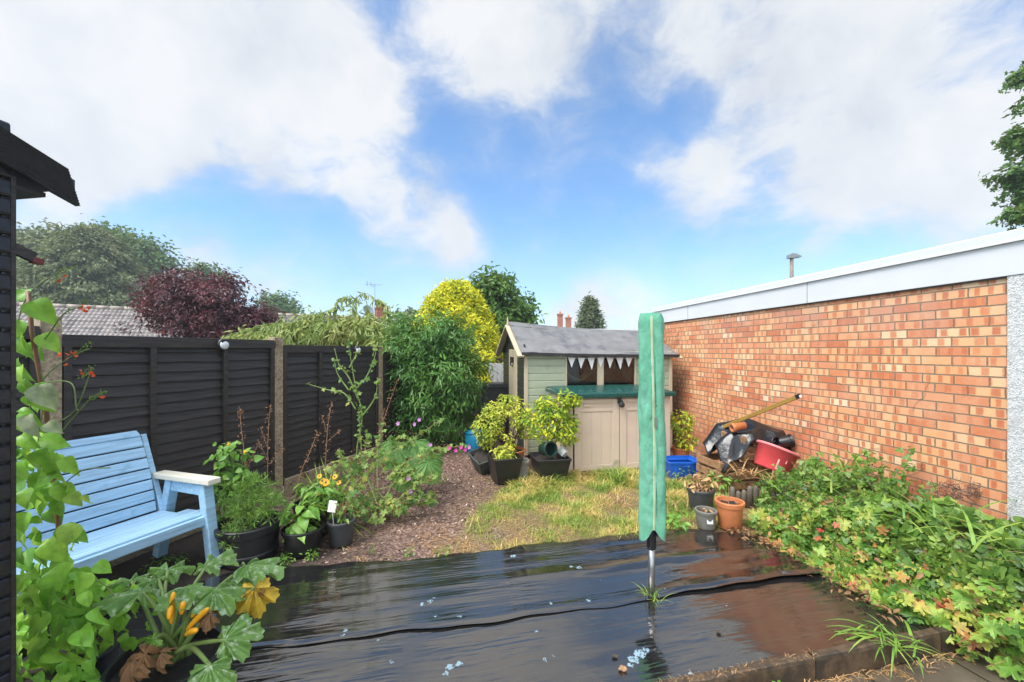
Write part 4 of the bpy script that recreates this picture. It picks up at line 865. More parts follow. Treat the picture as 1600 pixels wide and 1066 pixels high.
# ------ right-hand group
o = pot('terracotta_pot', 'bright terracotta pot with a dead stick at the edge of the membrane', 'plant pot', G(1140, 824), .128, .255, MAT['terra'], .72, rim=.018, rh=.045)
MB().tube([(0, .02, .2), (.01, .03, .30), (.0, .02, .38)], .004, 5).build('dead_stem', MAT['stemdry'], o)
o = pot('grey_pot', 'small dirty grey pot with a white label in front of the terracotta pot', 'plant pot', G(1103, 824), .098, .17, pm('dirty grey plastic', (.17, .165, .14), .6, .3), .78)
MB().box((.0, -.0835, .085), (.055, .004, .04), rx=-.12).build('label_sticker', MAT['whitelabel'], o)
mb = MB(); rng = np.random.default_rng(30); pts, d = ball(14, (0, 0, .15), (.05, .05, .02), rng); leaves(mb, LS, pts, rng.uniform(.04, .06, 14), UP, .4, None, rng); mb.build('fallen_leaves', L['straw'], o)
o = pot('plant_pot', 'dark pot of dead pale stems just behind the small dirty grey pot', 'plant pot', P(1095, 800, 4.45) * np.array((1, 1, 0)), .14, .22, MAT['greyplastic'], .75)
mb = MB(); pts, d = ball(120, (0, 0, .27), (.17, .15, .09), rng, .2); leaves(mb, LS, pts, rng.uniform(.03, .08, 120), UP + d, .8, None, rng); mb.build('dead_leaves', L['straw'], o); stems_in(o, 'stem', (0, 0, .2), 8, .1, .22, MAT['stemdry'])
# blue crate
cx_, cy_ = P(1063, 740, 5.62)[:2]
o = thing('blue_crate', 'bright blue plastic crate lying beside the storage box', 'crate', (cx_, cy_, 0), .1, world=False)
m4 = potmesh(.235, .23, .84, .012, 48, .9, .03).build('tub', MAT['bluecrate'], o, True); m4.scale = (1, .75, 1); md = m4.modifiers.new('edge', 'EDGE_SPLIT'); md.split_angle = .6
MB().box((0, -.168, .17), (.10, .012, .022)).box((-.14, -.162, .10), (.014, .016, .13)).box((.14, -.162, .10), (.014, .016, .13)).build('moulded_handle', MAT['bluecrate'], o, bevel=.004)
# plant in pot by the wall, right of the storage box
o = pot('plant_pot', 'leafy green plant in a terracotta pot between the storage box and brick wall', 'plant pot', P(1064, 715, 6.25) * np.array((1, 1, 0)), .13, .24, MAT['terra'], .75)
mb = MB(); rng = np.random.default_rng(31); 
for c, r, n in [((0, 0, .62), (.18, .16, .17), 240), ((.06, -.05, .36), (.16, .14, .17), 170)]:
    pts, d = ball(n, c, r, rng, .3); leaves(mb, LS, pts, rng.uniform(.05, .085, n), UP + d, .5, d, rng)
mb.build('leaves', L['bay'], o); stems_in(o, 'stem', (0, 0, .18), 8, .14, .5, MAT['stemdry'], .005)
# pallet-wood crates, one on the other
def crate(label, loc, w_, d_, h, rz, slats):
    o = thing('wooden_crate', label, 'crate', loc, rz, 'crates knocked up from pallet wood', world=False)
    mb = MB()
    for sx in (-1, 1):
        for sy in (-1, 1): mb.box((sx * (w_ / 2 - .03), sy * (d_ / 2 - .03), h / 2), (.045, .045, h))
    mb.build('corner_posts', MAT['pallet'], o, bevel=.003); mb = MB(); rng = np.random.default_rng(int(h * 1000)); sh_ = h / slats
    for k in range(slats):
        z = sh_ * (k + .5); j = rng.normal() * .006
        mb.box((j, -d_ / 2, z), (w_, .018, sh_ * .72), ry=rng.normal() * .01).box((-w_ / 2 - .0, j, z + .01), (.018, d_ - .03, sh_ * .72)).box((w_ / 2, j, z), (.018, d_ - .03, sh_ * .72)).box((0, d_ / 2, z), (w_ - .03, .018, sh_ * .72))
    mb.build('slats', MAT['pallet'], o, bevel=.003); return o
lo = P(1132, 740, 5.25); crate('lower wooden crate of pale pallet slats half sunk in weeds', (lo[0] + .06, lo[1], .0), .62, .45, .36, .22, 3)
up = P(1168, 700, 5.2); crate('upper wooden crate of dark brown pallet slats under the black sheet', (up[0], up[1], .365), .44, .40, .29, .18, 3)
o = thing('black_sheet', 'crumpled wet black plastic sheet draped over the crates against the wall', 'plastic sheet', (up[0], up[1], .66), world=False)
rng = np.random.default_rng(33); fz = [(rng.uniform(2, 14), rng.uniform(2, 14), rng.uniform(0, 6)) for _ in range(9)]
def shf(u, v):
    x = -.44 + u * .88; y = -.28 + v * .55; z = .05 + .05 * np.exp(-((x - .02) / .12) ** 2) - .0 * x
    for a, b, c in fz: z = z + .011 * np.sin(a * x + b * y + c)
    z = z + .02 * np.sin(x * 9 + y * 17) - 1.15 * np.clip(-x - .20 + .06 * np.sin(y * 19), 0, 1) - .10 * np.clip(x - .2, 0, 1) - 1.5 * np.clip(-y - .19 + .03 * np.sin(x * 21), 0, 1); return np.c_[x, y, z]
MB().grid(shf, 60, 36).build('crumpled_sheet', MAT['blacksheet'], o, True, solid=.004)
o = thing('drain_pipe', 'short orange clay pipe lying on the black sheet over the crates', 'pipe', P(1143, 669, 5.02), .1, world=False)
MB().lathe([(.044, 0), (.052, 0), (.052, .035), (.046, .04), (.046, .17), (.037, .17), (.037, .0), (.044, 0)], R=Matrix.Rotation(math.radians(80), 3, 'Y')).build('pipe', MAT['terra'], o, True)
a_, b_ = P(1131, 667, 5.35), P(1249, 619, 4.52)
o = thing('timber_batten', 'long yellow brown timber batten propped on the crates and sticking out', 'batten', tuple(a_), world=False)
MB().bar((0, 0, 0), tuple(b_ - a_), .033, .042).build('length', MAT['batten'], o, bevel=.003)
dn = unit(b_ - a_); MB().bar(tuple(b_ - a_ - dn * .035), tuple(b_ - a_ + dn * .006), .035, .044).build('end_paint', MAT['blackplastic'], o)
MB().bar(tuple(b_ - a_ - dn * .03 + np.array((0, -.022, .0))), tuple(b_ - a_ + dn * .004 + np.array((0, -.022, .0))), .012, .025).build('white_tag', MAT['whitelabel'], o)
# red tub tipped over
rt = P(1203, 736, 4.72)
o = thing('red_tub', 'large faded red plastic tub tipped towards the wall', 'tub', (rt[0], rt[1], .34), world=False)
Rt = Matrix.Rotation(math.radians(24), 3, 'Y') @ Matrix.Rotation(math.radians(-4), 3, 'X')
Rs = Rt * .86
MB().lathe([(0, 0), (.185, 0), (.195, .01), (.235, .27), (.25, .272), (.255, .285), (.25, .30), (.236, .30), (.228, .27), (.185, .02), (0, .02)], seg=40, R=Rs).build('tub', MAT['red'], o, True)
MB().lathe([(.248, .272), (.2585, .278), (.2585, .298), (.25, .306), (.238, .304)], seg=40, R=Rs).build('rim', pm('bleached pink red plastic', (.70, .20, .20), .45), o, True)
mb = MB()
for k, (an, z, hh, ww) in enumerate([(-1.92, .10, .13, .018), (-1.85, .035, .02, .06), (-1.5, .15, .05, .012)]):
    mb.box((0, 0, 0), (ww * .8, .004, hh * .8)); v = mb.V[-1]; rr = .189 + .148 * (z + v[:, 2]) + .006
    ang = an + v[:, 0] / .2; mb.V[-1] = np.c_[(rr + v[:, 1]) * np.cos(ang), (rr + v[:, 1]) * np.sin(ang), z + v[:, 2]] @ np.array(Rs).T
mb.build('white_marks', pm('pale scuffs', (.80, .45, .44), .5), o)
for k, (px, py, d_, lab, rot) in enumerate([(1194, 690, 5.0, 'black plastic pot lying on its side behind the red tub', (1.5, .1, .4)), (1216, 692, 4.92, 'small black pot wedged between the red tub and the brick wall', (1.3, .5, 1.2))]):
    q = pot('empty_pot', lab, 'plant pot', P(px, py, d_), .075, .15, MAT['blackplastic'], .75, soil=False, group='black pots behind the red tub'); q.rotation_euler = rot
# things at the far left corner: wheelie bin, tub, pale board, back fence
wb = P(772, 700, 8.3); o = thing('wheelie_bin', 'black wheelie bin in the corner between the dark shrub and the shed', 'bin', (wb[0], wb[1], 0), .15, world=False)
MB().box((0, 0, .50), (.46, .5, .96), taper=1.16).build('bin_body', MAT['greyplastic'], o, bevel=.02)
MB().box((0, -.01, 1.01), (.60, .66, .05)).box((0, -.30, 1.035), (.40, .06, .03)).build('lid', MAT['blackplastic'], o, bevel=.018)
MB().tube([(-.22, -.36, .985), (.22, -.36, .985)], .016).build('handle', MAT['blackplastic'], o)
for sx in (-1, 1): MB().lathe([(0, -.025), (.09, -.025), (.1, 0), (.09, .025), (0, .025)], c=(sx * .24, .24, .1), R=Matrix.Rotation(math.radians(90), 3, 'Y')).build('wheel', MAT['blackplastic'], o, True)
tb = P(741, 690, 7.05); o = thing('plastic_barrel', 'turquoise blue plastic barrel half hidden beneath the dark shrub', 'barrel', (tb[0], tb[1], 0), world=False)
MB().lathe([(0, 0), (.13, 0), (.15, .03), (.16, .17), (.15, .29), (.12, .33), (.12, .345), (0, .35)]).build('drum', MAT['tealtub'], o, True)
MB().lathe([(.155, .30), (.165, .305), (.165, .325), (.15, .33)]).build('rim', MAT['tealtub'], o, True)
pb = P(781, 640, 9.3); o = thing('wooden_gate', 'pale weathered grey board gate behind the wheelie bin', 'gate', (pb[0], pb[1], 0), .05, world=False)
gm = wood('pale grey weathered board', (.46, .45, .44), .7, (40, 40, 4), .15, .4)
mb = MB(); [mb.box((-.2 + k * .1, 0, .72), (.095, .02, 1.36)) for k in range(5)]; mb.build('gate_boards', gm, o, bevel=.003); MB().box((0, .02, .35), (.5, .03, .08)).box((0, .02, 1.1), (.5, .03, .08)).build('ledges', gm, o)
o = thing('rear_fence', 'dark brown close-boarded fence across the end of the garden', 'fence', (0, 9.75, 0), 0, world=False); mb = MB(); rng = np.random.default_rng(40)
for k in range(56): mb.box((-2.2 + k * .1, .006 * (k % 2), .76 + rng.normal() * .006), (.104, .016, 1.5))
mb.build('fence_boards', wood('dark brown fence board', (.06, .042, .032), .6, (40, 40, 4), .3, .4), o); MB().box((.58, .03, 1.3), (5.6, .04, .07)).box((.58, .03, .4), (5.6, .04, .07)).build('fence_rails', MAT['blackfence'], o)
# ------------------------------------------------------------------ plants rooted in the ground
def bez(pts, n=24):
    pts = np.array(pts, float); t = np.linspace(0, len(pts) - 1, n); q = np.empty((n, 3)); 
    for k, tt in enumerate(t):
        i = min(int(tt), len(pts) - 2); f = tt - i; p0, p1, p2, p3 = pts[max(i - 1, 0)], pts[i], pts[i + 1], pts[min(i + 2, len(pts) - 1)]
        q[k] = .5 * (2 * p1 + (p2 - p0) * f + (2 * p0 - 5 * p1 + 4 * p2 - p3) * f * f + (3 * p1 - p0 - 3 * p2 + p3) * f ** 3)
    return q
def PL_(pts, d):  # polyline of photo points at a distance (or each with its own)
    return [P(p[0], p[1], p[2] if len(p) > 2 else d) for p in pts]
def along(path, n, rng, lo=0., hi=1.):
    k = rng.uniform(lo, hi, n) * (len(path) - 1); i = np.minimum(k.astype(int), len(path) - 2); f = (k - i)[:, None]; return path[i] * (1 - f) + path[i + 1] * f, unit(path[i + 1] - path[i])

def dry_stalk(label, d, pts, seed, side=()):
    rng = np.random.default_rng(seed); b = PL_(pts, d); o = thing('dry_flower_stalk', label, 'dead flower stalk', (b[0][0], b[0][1], 0), group='dried brown flower stalks')
    path = bez([(b[0][0], b[0][1], 0)] + b); mb = MB(); mb.tube(path, np.linspace(.006, .002, len(path)), 6); sd = MB(); 
    pts_, dr = along(path, 90, rng, .45, 1.); leaves(sd, LD, pts_ + rng.normal(size=(90, 3)) * .018, rng.uniform(.012, .028, 90), rdir(90, rng), .5, None, rng)
    for s_ in side:
        q = bez(PL_(s_, d), 10); mb.tube(q, .0022, 5); pp, _ = along(q, 34, rng, .2, 1); leaves(sd, LD, pp + rng.normal(size=(34, 3)) * .012, rng.uniform(.012, .026, 34), rdir(34, rng), .5, None, rng)
    mb.build('stalk', MAT['stemdry'], o, True); sd.build('seed_heads', L['seed'], o)
dry_stalk('brown dried flower stalk standing left of the tall speckled fence post', 4.0, [(380, 800), (382, 720), (376, 660), (377, 640)], 1, [[(380, 730), (400, 715)], [(381, 745), (405, 690)]])
dry_stalk('brown dried flower stalk right in front of the tall speckled fence post', 4.2, [(419, 790), (418, 720), (420, 660), (423, 632)], 2, [[(418, 730), (442, 700)], [(418, 720), (405, 690)], [(418, 700), (407, 668)]])
dry_stalk('brown dried flower stalk between the strappy clump and the tall mallow', 4.6, [(512, 760), (509, 720), (513, 660), (519, 628)], 3, [[(511, 690), (533, 672)], [(512, 680), (503, 650)]])
dry_stalk('short leaning brown flower spike above the golden daisies', 4.1, [(460, 790), (470, 740), (485, 705), (496, 675)], 4)
dry_stalk('thin bare leaning stalk between the tall mallow and the dark shrub', 4.9, [(585, 760), (590, 690), (605, 640), (621, 594)], 5, [[(592, 690), (600, 640)]])
# yellow-flowered leafy plant behind the bench end
def leafy(name, label, cat, d, stems, mat, tmpl, size, n, seed, jit=.03, stem='stemgreen', grp=None, extra=(), th=.005):
    rng = np.random.default_rng(seed); b = P(*stems[0][0][:2], stems[0][0][2] if len(stems[0][0]) > 2 else d)
    o = thing(name, label, cat, (b[0], b[1], 0), group=grp); mb = MB(); lf = MB()
    for s_ in stems:
        path = bez(PL_(s_, d), 20); mb.tube(path, np.linspace(th, th * .4, len(path)), 6)
        m_ = max(4, int(n * np.linalg.norm(np.diff(path, axis=0), axis=1).sum())); p, dr = along(path, m_, rng, .12, 1)
        off = rdir(m_, rng) * jit * rng.random((m_, 1)); leaves(lf, tmpl, p + off, rng.uniform(size * .55, size * 1.1, m_), UP * .7 + off / jit * .7 - np.array((0, .5, 0)), .4, off / jit + np.array((0, 0, -.15)), rng)
    mb.build('stems', MAT[stem], o, True); lf.build('leaves', mat, o, True)
    for (nm, mt, pts, sz, tp) in extra:
        for x in pts:
            e = MB(); k = np.repeat(P(x[0], x[1], x[2] if len(x) > 2 else d)[None], 5, 0); leaves(e, tp, k, sz, np.tile((0, -.8, .6), (5, 1)), .15, np.array([(math.cos(a), .3 * math.sin(a), math.sin(a)) for a in np.arange(5) * 1.2566]), rng); e.build(nm, mt, o)
    return o
leafy('leafy_plant', 'tall green plant with small yellow flowers behind the bench armrest', 'plant', 3.55, [[(352, 860), (350, 780), (360, 690)], [(350, 850), (340, 760), (345, 710)], [(356, 850), (372, 770), (380, 712)], [(352, 840), (335, 800), (330, 745)], [(356, 850), (365, 740), (352, 700)], [(352, 850), (385, 790), (395, 740)]], L['herb'], leaf_ovate(5, .3, .12, .8), .08, 62, 31, .09, extra=[('flower', L['yellowpetal'], [(357, 694), (383, 706)], .018, LS)])
# strap-leaved clump
def straps(name, label, cat, px, py, d, n, ln, mat, seed, spread=.9, wd=.03, tilt=1.2, grp=None, top=True):
    rng = np.random.default_rng(seed); b = P(px, py, d); b[2] = float(gz(b[0], b[1])) if b[1] > 2.4 else -.02; mb = MB()
    a = rng.uniform(0, 6.28, n); el = rng.uniform(.35, tilt, n); hd = np.c_[np.cos(a) * np.cos(el) * spread, np.sin(a) * np.cos(el) * spread, np.sin(el)]
    nr = np.cross(np.cross(hd, UP), hd); mb.batch(blade(6, wd, .7), b + rng.normal(size=(n, 3)) * np.array((.03, .03, 0)), frames(nr, hd), rng.uniform(ln * .5, ln, n))
    return mb.build(name, mat, off=tuple(b), label=label, cat=cat, group=grp)
def place(o, b): o.location = tuple(float(x) for x in b); return o
for a in [('strap_leaf_plant', 'clump of long arching strap leaves behind the golden daisies', 'plant', 508, 760, 4.1, 60, .98, L['strap'], 41, .85, .026, 1.45), ]:
    o = straps(*a); b = P(a[3], a[4], a[5]); b[2] = float(gz(b[0], b[1])); place(o, b)
# tall branching mallow
leafy('tall_mallow', 'tall branching mallow with sparse yellow green leaves in front of the fence', 'plant', 4.75, [[(553, 770), (558, 700), (566, 650), (557, 610), (548, 560), (545, 530)], [(556, 640), (538, 615), (515, 610), (480, 600)], [(566, 650), (580, 632), (588, 615), (590, 590)], [(560, 625), (545, 590), (530, 570), (523, 545)], [(552, 612), (572, 590), (585, 560), (588, 540)], [(545, 610), (528, 585), (522, 560)], [(546, 575), (560, 548)], [(566, 760), (564, 690), (560, 640)]], L['mallow'], LP, .062, 19, 32, .05, extra=[], th=.010)
rng = np.random.default_rng(51)
# sprawling mallow with seed heads and pink flowers
b = P(610, 770, 4.45); o = thing('sprawling_mallow', 'sprawling mallow with browning seed heads leaning over the bark path', 'plant', (b[0], b[1], 0)); lf = MB(); sd = MB(); st = MB()
for px, py, d, rx, rz_, n in [(555, 775, 4.05, .22, .10, 42), (610, 785, 4.2, .24, .08, 42), (575, 722, 4.6, .34, .12, 48), (645, 745, 4.5, .24, .10, 42), (600, 800, 4.0, .26, .05, 40), (535, 735, 4.3, .16, .12, 28), (660, 780, 4.3, .16, .05, 24), (625, 690, 4.8, .2, .08, 24), (680, 705, 5.0, .14, .06, 18)]:
    pts, dr = ball(n, P(px, py, d), (rx, .22, rz_), rng, .2); leaves(lf, LP, pts, rng.uniform(.045, .10, n), UP * .6 + dr * .6 - np.array((0, .5, 0)), .5, None, rng)
    m_ = int(n * 1.9); pts, dr = ball(m_, P(px, py - 8, d - .05), (rx, .22, rz_), rng, .5); leaves(sd, LD, pts, rng.uniform(.012, .026, m_), dr, .8, None, rng)
for s_ in [[(600, 780, 4.2), (575, 735, 4.25), (640, 690, 4.6), (690, 655, 4.8)], [(600, 780, 4.2), (640, 720, 4.5), (690, 700, 4.7), (735, 700, 4.75)], [(600, 790, 4.2), (540, 800, 3.95)], [(610, 790, 4.2), (640, 780, 4.1), (680, 770, 4.1)], [(590, 770, 4.2), (560, 790, 4.0), (520, 770, 4)], [(590, 780, 4.2), (590, 700, 4.5), (600, 660, 4.7)], [(570, 790, 4.1), (545, 740, 4.1), (530, 700, 4.2)], [(600, 790, 4.1), (625, 730, 4.2), (665, 712, 4.3)], [(590, 790, 4.1), (570, 730, 4.2), (575, 680, 4.3)], [(610, 790, 4.1), (650, 760, 4.1), (678, 745, 4.1)], [(600, 790, 4.1), (570, 800, 3.9), (545, 785, 3.85)]]:
    path = bez(PL_(s_, 4.3), 30); st.tube(path, np.linspace(.006, .002, 30), 5); p, _ = along(path, 60, rng, .3, 1); leaves(sd, LD, p + rng.normal(size=p.shape) * .02, rng.uniform(.014, .03, 60), rdir(60, rng), .5, None, rng); p, _ = along(path, 22, rng, .3, 1); leaves(lf, LP, p + rng.normal(size=p.shape) * .025, rng.uniform(.035, .07, 22), np.tile((0, -.6, .8), (22, 1)), .5, None, rng)
lf.build('leaves', L['mallow'], o, True); sd.build('seed_heads', L['seed'], o); st.build('stems', MAT['stemgreen'], o, True)
for mt, pts in ((L['pink'], [(703, 700, 4.68), (712, 704, 4.7), (720, 699, 4.7), (727, 703, 4.72)]), (L['mauve'], [(733, 699, 4.74), (655, 656, 4.75), (648, 663, 4.7), (622, 662, 4.6), (641, 768, 4.1), (638, 748, 4.2), (672, 695, 4.6)])):
    for q in pts:
        f = MB(); c = P(*q); nrm = unit(np.array((rng.normal() * .3, -1, .35))); an = np.arange(5) * 1.2566; ex = unit(np.cross(nrm, UP)); ey = np.cross(nrm, ex); hd = np.cos(an)[:, None] * ex + np.sin(an)[:, None] * ey; f.batch(leaf_simple(.8, .1, -.2), c + hd * .002, frames(np.tile(nrm, (5, 1)), hd), .024); f.build('flower', mt, o)
# big rhubarb-like leaves
b = P(640, 730, 5.2); o = thing('rhubarb', 'clump of big matt green rhubarb leaves in front of the dark shrub', 'plant', (b[0], b[1], 0)); TL = [leaf_lobed(s, .06, .22, 3, .10) for s in range(4)]
for k, (px, py, d, s_, nx, nz) in enumerate([(650, 690, 4.9, .46, .1, .9), (622, 700, 4.8, .38, -.4, .9), (668, 722, 4.6, .36, .5, .7), (610, 690, 5.3, .36, -.4, .9), (645, 720, 5.0, .40, .1, .7), (630, 740, 4.8, .30, -.2, .7), (676, 712, 5.2, .30, .6, .6)]):
    c = P(px, py, d); M = MB(); nr = unit(np.array((nx, -.9, nz))); hd = unit(np.array((nx, -.5, -.6))); M.batch(TL[k % 4], [c], frames(nr[None], hd[None]), [s_ * .85]); M.build('leaf', L['rhubarb'], o, True)
    MB().tube(bez([(b[0], b[1], 0), tuple(c * .5 + np.array((b[0], b[1], .05)) * .5 + np.array((0, 0, .05))), tuple(c)], 10), .009, 6).build('leaf_stalk', MAT['stemgreen'], o, True)
# small green weeds in the soil
def weed(label, px, py, n, s_, r, seed, mat='herb', h=.07):
    g = G(px, py); rng = np.random.default_rng(seed); mb = MB(); pts, dr = ball(n, (0, 0, h * .55), (r, r, h * .6), rng, .1); pts[:, 2] = np.abs(pts[:, 2]); leaves(mb, LS, pts, rng.uniform(s_ * .6, s_, n), UP + dr * .6, .4, dr + UP * .2, rng)
    o = mb.build('weed', L[mat], label=label, cat='weed', group='small weeds growing on the ground'); place(o, (g[0], g[1], float(gz(g[0], g[1])))); return o
weed('small leafy weed at the foot of the round black pot, nearer the bench', 447, 878, 60, .035, .06, 1); weed('small leafy weed at the foot of the round black pot, nearer the path', 487, 872, 70, .032, .07, 2)
weed('low green weed under the front of the bench', 262, 885, 110, .035, .16, 3); weed('tiny weed alone in the bare soil near the grey pot', 580, 862, 22, .025, .04, 4, 'mallow'); weed('small weed by the membrane edge where the lawn thins out', 642, 868, 30, .03, .05, 5); weed('green weed at the very tip of the lawn by the membrane', 692, 866, 34, .035, .07, 6)
weed('broad green weed at the foot of the airer by the membrane edge', 1055, 822, 70, .09, .12, 7, h=.12); weed('weed in the middle of the bark path beside the mallow', 690, 752, 40, .04, .13, 8); weed('weed among the bark chips below the mallow flowers', 672, 778, 40, .04, .10, 9)
weed('broad-leaved weed behind the dirty grey pot', 1125, 765, 120, .10, .22, 10, h=.22); weed('pale sprawling weed in front of the blue crate', 1075, 758, 110, .06, .26, 11, 'mallow', .2); weed('weed creeping out under the left square planter', 800, 770, 60, .05, .16, 12, 'mallow', .1)
weed('small green weed at the foot of the kerb edging', 1222, 1058, 14, .06, .04, 13, h=.05).location.z = -.098

# ------------------------------------------------------------------ lawn of dry grass (uncountable)
n = 70000; gxx = RNG.uniform(-.65, 2.7, n); gyy = RNG.uniform(3.4, 5.8, n); k = inpoly(gxx, gyy, LAWN)
pn = np.sin(gxx * 3.1 + 1) * np.sin(gyy * 2.7 + gxx) + .6 * np.sin(gxx * 7.3 - gyy * 5.1) + .4 * np.sin(gxx * 13 + gyy * 11)
edge = sstep(gxx, -.6, .1) * (.55 + .45 * sstep(gyy, 3.6, 4.2)); k &= RNG.random(n) < np.clip(edge * (.72 + .30 * pn), .05, 1); gxx, gyy, pn = gxx[k], gyy[k], pn[k]; n = len(gxx)
a = RNG.uniform(0, 6.28, n); el = RNG.uniform(.25, 1.35, n); hd = np.c_[np.cos(a) * np.cos(el), np.sin(a) * np.cos(el), np.sin(el)]; nr = np.cross(np.cross(hd, UP), hd)
mb = MB(); hgt = RNG.uniform(.06, .16, n) * (.75 + .35 * np.clip(pn, -1, 1)) * (1 + .7 * sstep(gyy, 4.9, 5.5)); mb.batch(blade(4, .05, .9), np.c_[gxx, gyy, gz(gxx, gyy)], frames(nr, hd), hgt)
mb.build('grass', L['grass'], kind='stuff', label='patchy dry lawn grass between the bark path and the storage box', cat='grass')
def tuft(label, px, py, z, n, ln, seed, mat='tuft', wd=.05, tilt=1.3, spread=1., r=.03, d=None):
    g = G(px, py, z) if d is None else P(px, py, d); rng = np.random.default_rng(seed); mb = MB(); a = rng.uniform(0, 6.28, n); el = rng.uniform(.3, tilt, n); hd = np.c_[np.cos(a) * np.cos(el) * spread, np.sin(a) * np.cos(el), np.sin(el)]; nr = np.cross(np.cross(hd, UP), hd)
    mb.batch(blade(6, wd, .8), rng.normal(size=(n, 3)) * np.array((r, r, 0)), frames(nr, hd), rng.uniform(ln * .45, ln, n)); o = mb.build('grass_tuft', L[mat], label=label, cat='grass tuft', group='tufts of grass'); return place(o, (g[0], g[1], z if d is None else g[2]))
tuft('grass tuft growing through the membrane at the foot of the airer pole', 1018, 935, .01, 26, .15, 1)
tuft('long grass tuft leaning over the right-hand kerb edging', 1385, 1000, .02, 40, .34, 2, tilt=.9, spread=1.6, r=.07)
tuft('tall grass tuft in front of the left square planter', 820, 755, 0, 34, .26, 3); tuft('tall grass tuft in front of the tree planter', 862, 752, 0, 40, .30, 4, r=.1); tuft('tall grass tuft at the foot of the storage box doors', 950, 750, 0, 40, .22, 5, r=.25); tuft('straw-coloured tuft beside the airer cover', 965, 790, 0, 46, .22, 6, 'straw', r=.12)
tuft('dry straw tuft between the airer and the small dirty grey pot', 1052, 790, 0, 60, .22, 7, 'straw', r=.2); tuft('pale grass clump growing in front of the wooden crates', 1185, 745, .2, 50, .34, 8, 'straw', r=.12, d=4.6); tuft('bright grass blades poking through the bramble by the wall', 1330, 735, .35, 24, .42, 9, r=.10, d=3.7)
tuft('long grass blades arching over the geranium in front of the pillar', 1490, 830, .3, 30, .42, 10, r=.22, d=2.75)
tuft('grass blades poking up through the bramble mound', 1265, 760, .3, 26, .32, 11, r=.2, d=3.9)
# dry weeds and straw caught along the foot of the kerb
mb = MB(); n = 420; s_ = RNG.uniform(-.5, 1.5, n); pp = K0 + KD * s_[:, None] - KN * np.abs(RNG.normal(size=n) * .035)[:, None]; a = RNG.uniform(0, 6.28, n); el = RNG.uniform(-.05, .9, n) * (RNG.random(n) < .5); hd = np.c_[np.cos(a) * np.cos(el), np.sin(a) * np.cos(el), np.sin(el)]; nr = np.cross(np.cross(hd, UP + .01), hd)
mb.batch(blade(4, .06, .8), np.c_[pp, np.full(n, -.094)], frames(nr, hd), RNG.uniform(.03, .10, n))
n = 160; s_ = RNG.uniform(0, .6, n); pp = K0 + KD * (.95 + .12 * s_[:, None]) - KN * s_[:, None] + RNG.normal(size=(n, 2)) * .02; a = RNG.uniform(0, 6.28, n); hd = np.c_[np.cos(a), np.sin(a), .15 + 0 * a]; mb.batch(blade(4, .06, .6), np.c_[pp, np.full(n, -.094)], frames(np.cross(np.cross(hd, UP), hd), hd), RNG.uniform(.03, .09, n))
n = 260; s_ = RNG.uniform(-.6, .5, n); pp = K0 + KD * s_[:, None] + KN * RNG.uniform(.0, .05, n)[:, None]; a = RNG.uniform(0, 6.28, n); el = RNG.uniform(0, .8, n); hd = np.c_[np.cos(a) * np.cos(el), np.sin(a) * np.cos(el), np.sin(el)]; mb.batch(blade(4, .08, .5), np.c_[pp, np.full(n, .028)], frames(np.cross(np.cross(hd, UP + .01), hd), hd), RNG.uniform(.01, .035, n))
mb.build('dry_straw', L['straw'], kind='stuff', label='dry brown straw and dead weeds along the foot of the kerb', cat='dry straw')
mb = MB(); n = 260; s_ = RNG.random(n); pp = np.array([np.interp(s_, [0, .5, 1], [2.05, 2.32, 2.38]), np.interp(s_, [0, .5, 1], [3.95, 3.35, 2.62])]).T + RNG.normal(size=(n, 2)) * np.array((.07, .06)); leaves(mb, LS, np.c_[pp, np.full(n, .035)], RNG.uniform(.025, .06, n), np.tile(UP, (n, 1)), .5); mb.build('dead_leaves', L['deadleaf'], kind='stuff', label='brown dead leaves gathered at the right edge of the membrane', cat='dead leaves')
# stones and crumbs dropped on the membrane
for px, py, s_, lab in [(973, 1050, .022, 'small orange brown stone on the near sheet of membrane'), (961, 1030, .016, 'dark brown crumb of soil on the near sheet of membrane'), (1123, 992, .014, 'dark crumb on the membrane to the right of the airer')]:
    g = G(px, py); rng = np.random.default_rng(int(px)); mb = MB(); mb.grid(lambda u, v: np.c_[np.cos(u * 6.283) * np.sin(v * 3.1416), .7 * np.sin(u * 6.283) * np.sin(v * 3.1416), .55 * np.cos(v * 3.1416)] * s_ * (1 + .18 * np.sin(u * 19 + v * 7))[:, None], 13, 8)
    place(mb.build('stone', MAT['stemdry'] if s_ > .02 else MAT['bark'], label=lab, cat='stone'), (g[0], g[1], .018))

# ------------------------------------------------------------------ planted bank on the right
def canopy(x, y): # top of the foliage
    e = x - interp(y, *BEDX); return .05 + .38 * sstep(e, -.12, .62) + .06 * np.sin(x * 6 + y * 5) + .05 * np.sin(x * 13 - y * 9) + .04 * np.sin(y * 21 + x * 4)
def wallx(y): return 3.54 - .13 * (y - 2.98) - .03
def patch(n, y0, y1, tmpl, s0, s1, lo, hi, rng, e0=-.10, e1=9, tilt=(-.45, -.55, .8), jit=.45, depth=.22):
    y = rng.uniform(y0, y1, n * 3); x = interp(y, *BEDX) + rng.uniform(e0, 1.25, n * 3); k = (x < wallx(y)) & (x - interp(y, *BEDX) < e1); x, y = x[k][:n], y[k][:n]; m_ = len(x)
    z = canopy(x, y) - depth * rng.random(m_) ** 1.6; z = np.maximum(z, gz(x, y) + .03); return np.c_[x, y, z], rng.uniform(s0, s1, m_), m_
rng = np.random.default_rng(61)
mb = MB(); p, s_, m_ = patch(1750, 2.1, 4.1, None, .05, .125, 0, 0, rng, -.13, .75); R = frames(unit(np.tile((-.4, -.5, .8), (m_, 1)) + rng.normal(size=(m_, 3)) * .4), rdir(m_, rng)); 
